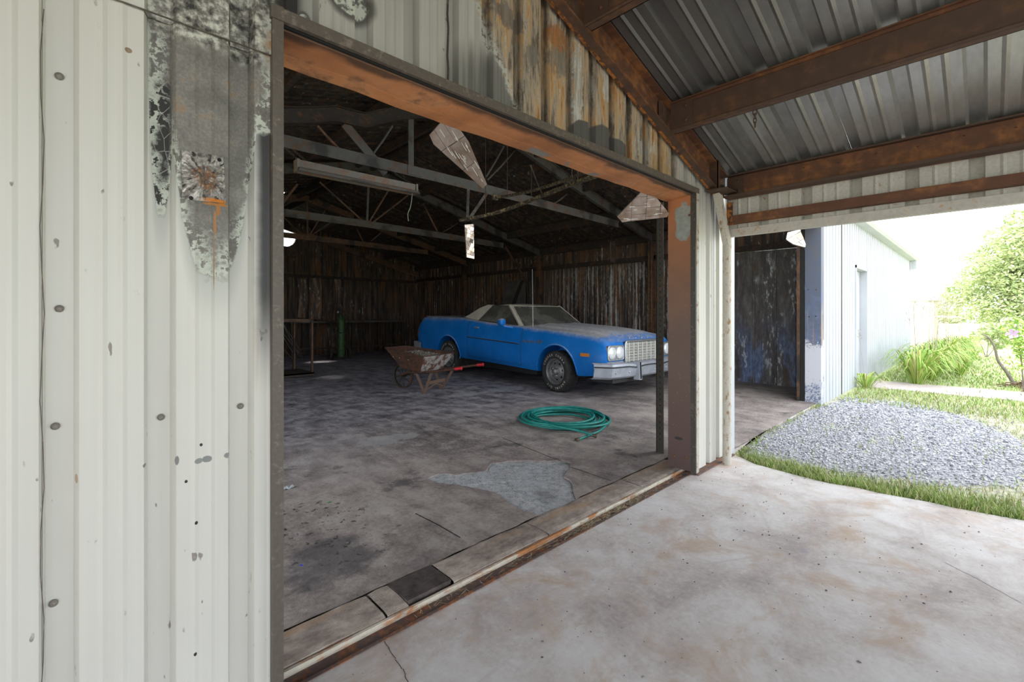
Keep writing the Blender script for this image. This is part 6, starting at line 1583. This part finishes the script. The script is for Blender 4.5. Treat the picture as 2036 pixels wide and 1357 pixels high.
shrub('pale_shrub', 'hazy pale shrub under the large tree by the pipe fence', 20, [(1965,660,18),(1940,668,12),(1985,680,16),(2010,650,20)], 1200, .06, 62, LV)
# bent bare trunk with a mound of roots
b0 = onZ(2019, 768, -.022)
bt = thing('bent_trunk', 'bare bent grey tree trunk leaning up from the small root mound on the lawn', 'tree trunk', b0)
dp = b0.x*FW[0]+b0.y*FW[1]
def sameX(u, v): return rel(onX(u, v, b0.x), b0)
MB().tube(smooth_path([sameX(u, v) for u, v in ((2021,770),(2014,760),(2000,738),(1985,718),(1977,690),(1966,672),(1952,664))], 5), [.034-.024*i/30 for i in range(31)], 8).build('trunk', bk, bt)
MB().tube([sameX(1966,672), sameX(1958,676), sameX(1950,673)], [.012,.009,.005], 6).build('twig', bk, bt)
rg = random.Random(71); m_ = MB(); q = onZ(2034, 772, -.022)
for i in range(60):
    a = rg.uniform(0, 6.28); r = rg.uniform(0, .30); o = Vector((math.cos(a)*r, math.sin(a)*r, .02+.12*(1-r/.3)*rg.random()))
    d = Vector((rg.uniform(-1,1), rg.uniform(-1,1), rg.uniform(-.3,.6)))*.08; m_.tube([o-d, o+d], [.012,.006], 5)
tag(m_.build('root_mound', simple('dry_root_brown', (.20,.13,.09), .95, 0, .3, 20), None, q), 'low mound of dry brown roots at the foot of the bent trunk', 'roots', None, 'stuff')
# pipe fence far off
M['fence_white'] = simple('white_pipe', (.78,.78,.76), .5)
XF = 34.0
fa = at_depth(1857, 631, XF); fb = at_depth(2150, 629, XF)
pf = thing('pipe_fence', 'white pipe fence with thin posts across the far field', 'fence', (XF, fa.y, -.05))
MB().tube([(0, 0, fa.z+.05), (0, fb.y-fa.y, fa.z+.05)], .055, 8).build('top_rail', M['fence_white'], pf)
for u in (1858, 1927, 2010, 2090):
    p = at_depth(u, 640, XF); MB().tube([(0, p.y-fa.y, 0), (0, p.y-fa.y, fa.z+.05)], .035, 6).build('fence_post', M['fence_white'], pf)
for z in (.3, .6): MB().tube([(0, 0, z), (0, fb.y-fa.y, z)], .008, 4).build('fence_wire', M['stone_b'], pf)
# brick end of a far shed
def make_brick():
    n = NM('pale_far_brick', .9); br_ = n.n.new('ShaderNodeTexBrick'); n.set(br_.inputs['Vector'], n.vec((1,1,1), (0,0,0), (PI/2, 0, PI/2)))
    br_.inputs['Color1'].default_value = (.52,.38,.30,1); br_.inputs['Color2'].default_value = (.62,.50,.42,1); br_.inputs['Mortar'].default_value = (.7,.68,.64,1); br_.inputs['Scale'].default_value = 2.2
    return n.out(br_.outputs[0])
pa = onX(1815, 690, 24.0); pb = onX(1857, 690, 24.0)
sh = thing('brick_shed', 'pale sunlit brick shed wall beyond the end of the white building', 'building', (24.0, pb.y, -.05))
dy = pa.y-pb.y
MB().box((0, 0, 0), (2, dy+2, 1.85)).build('brick_wall', make_brick(), sh)
MB().box((-.08, -.12, 1.85), (2.2, dy+2.2, 2.0)).build('shed_roof', M['white_wall'], sh)
MB().box((-.02, dy-.3, 0), (.0, dy-.12, 1.85)).build('corner_board', M['fence_white'], sh)
# far tree line
for i, (u, w, h_, lb) in enumerate(((1890, 1.7, .8, 'hazy tree clump on the horizon just right of the brick shed'), (1985, 1.9, 1.1, 'hazy tree clump on the horizon in the middle of the pipe fence'), (2075, 1.8, .9, 'hazy tree clump on the horizon at the right end of the pipe fence'))):
    p = at_depth(u, 625, 85); rg = random.Random(300+i); t = thing('distant_tree', lb, 'tree', (p.x, p.y, -.05), 0, 'trees on the far horizon')
    m_ = MB(); foliage(m_, rg, [(0, 0, h_, 1.5, w, h_)], 240, .35); m_.build('foliage', LV, t); MB().tube([(0,0,0), (0,0,h_)], .15, 6).build('trunk', bk, t)
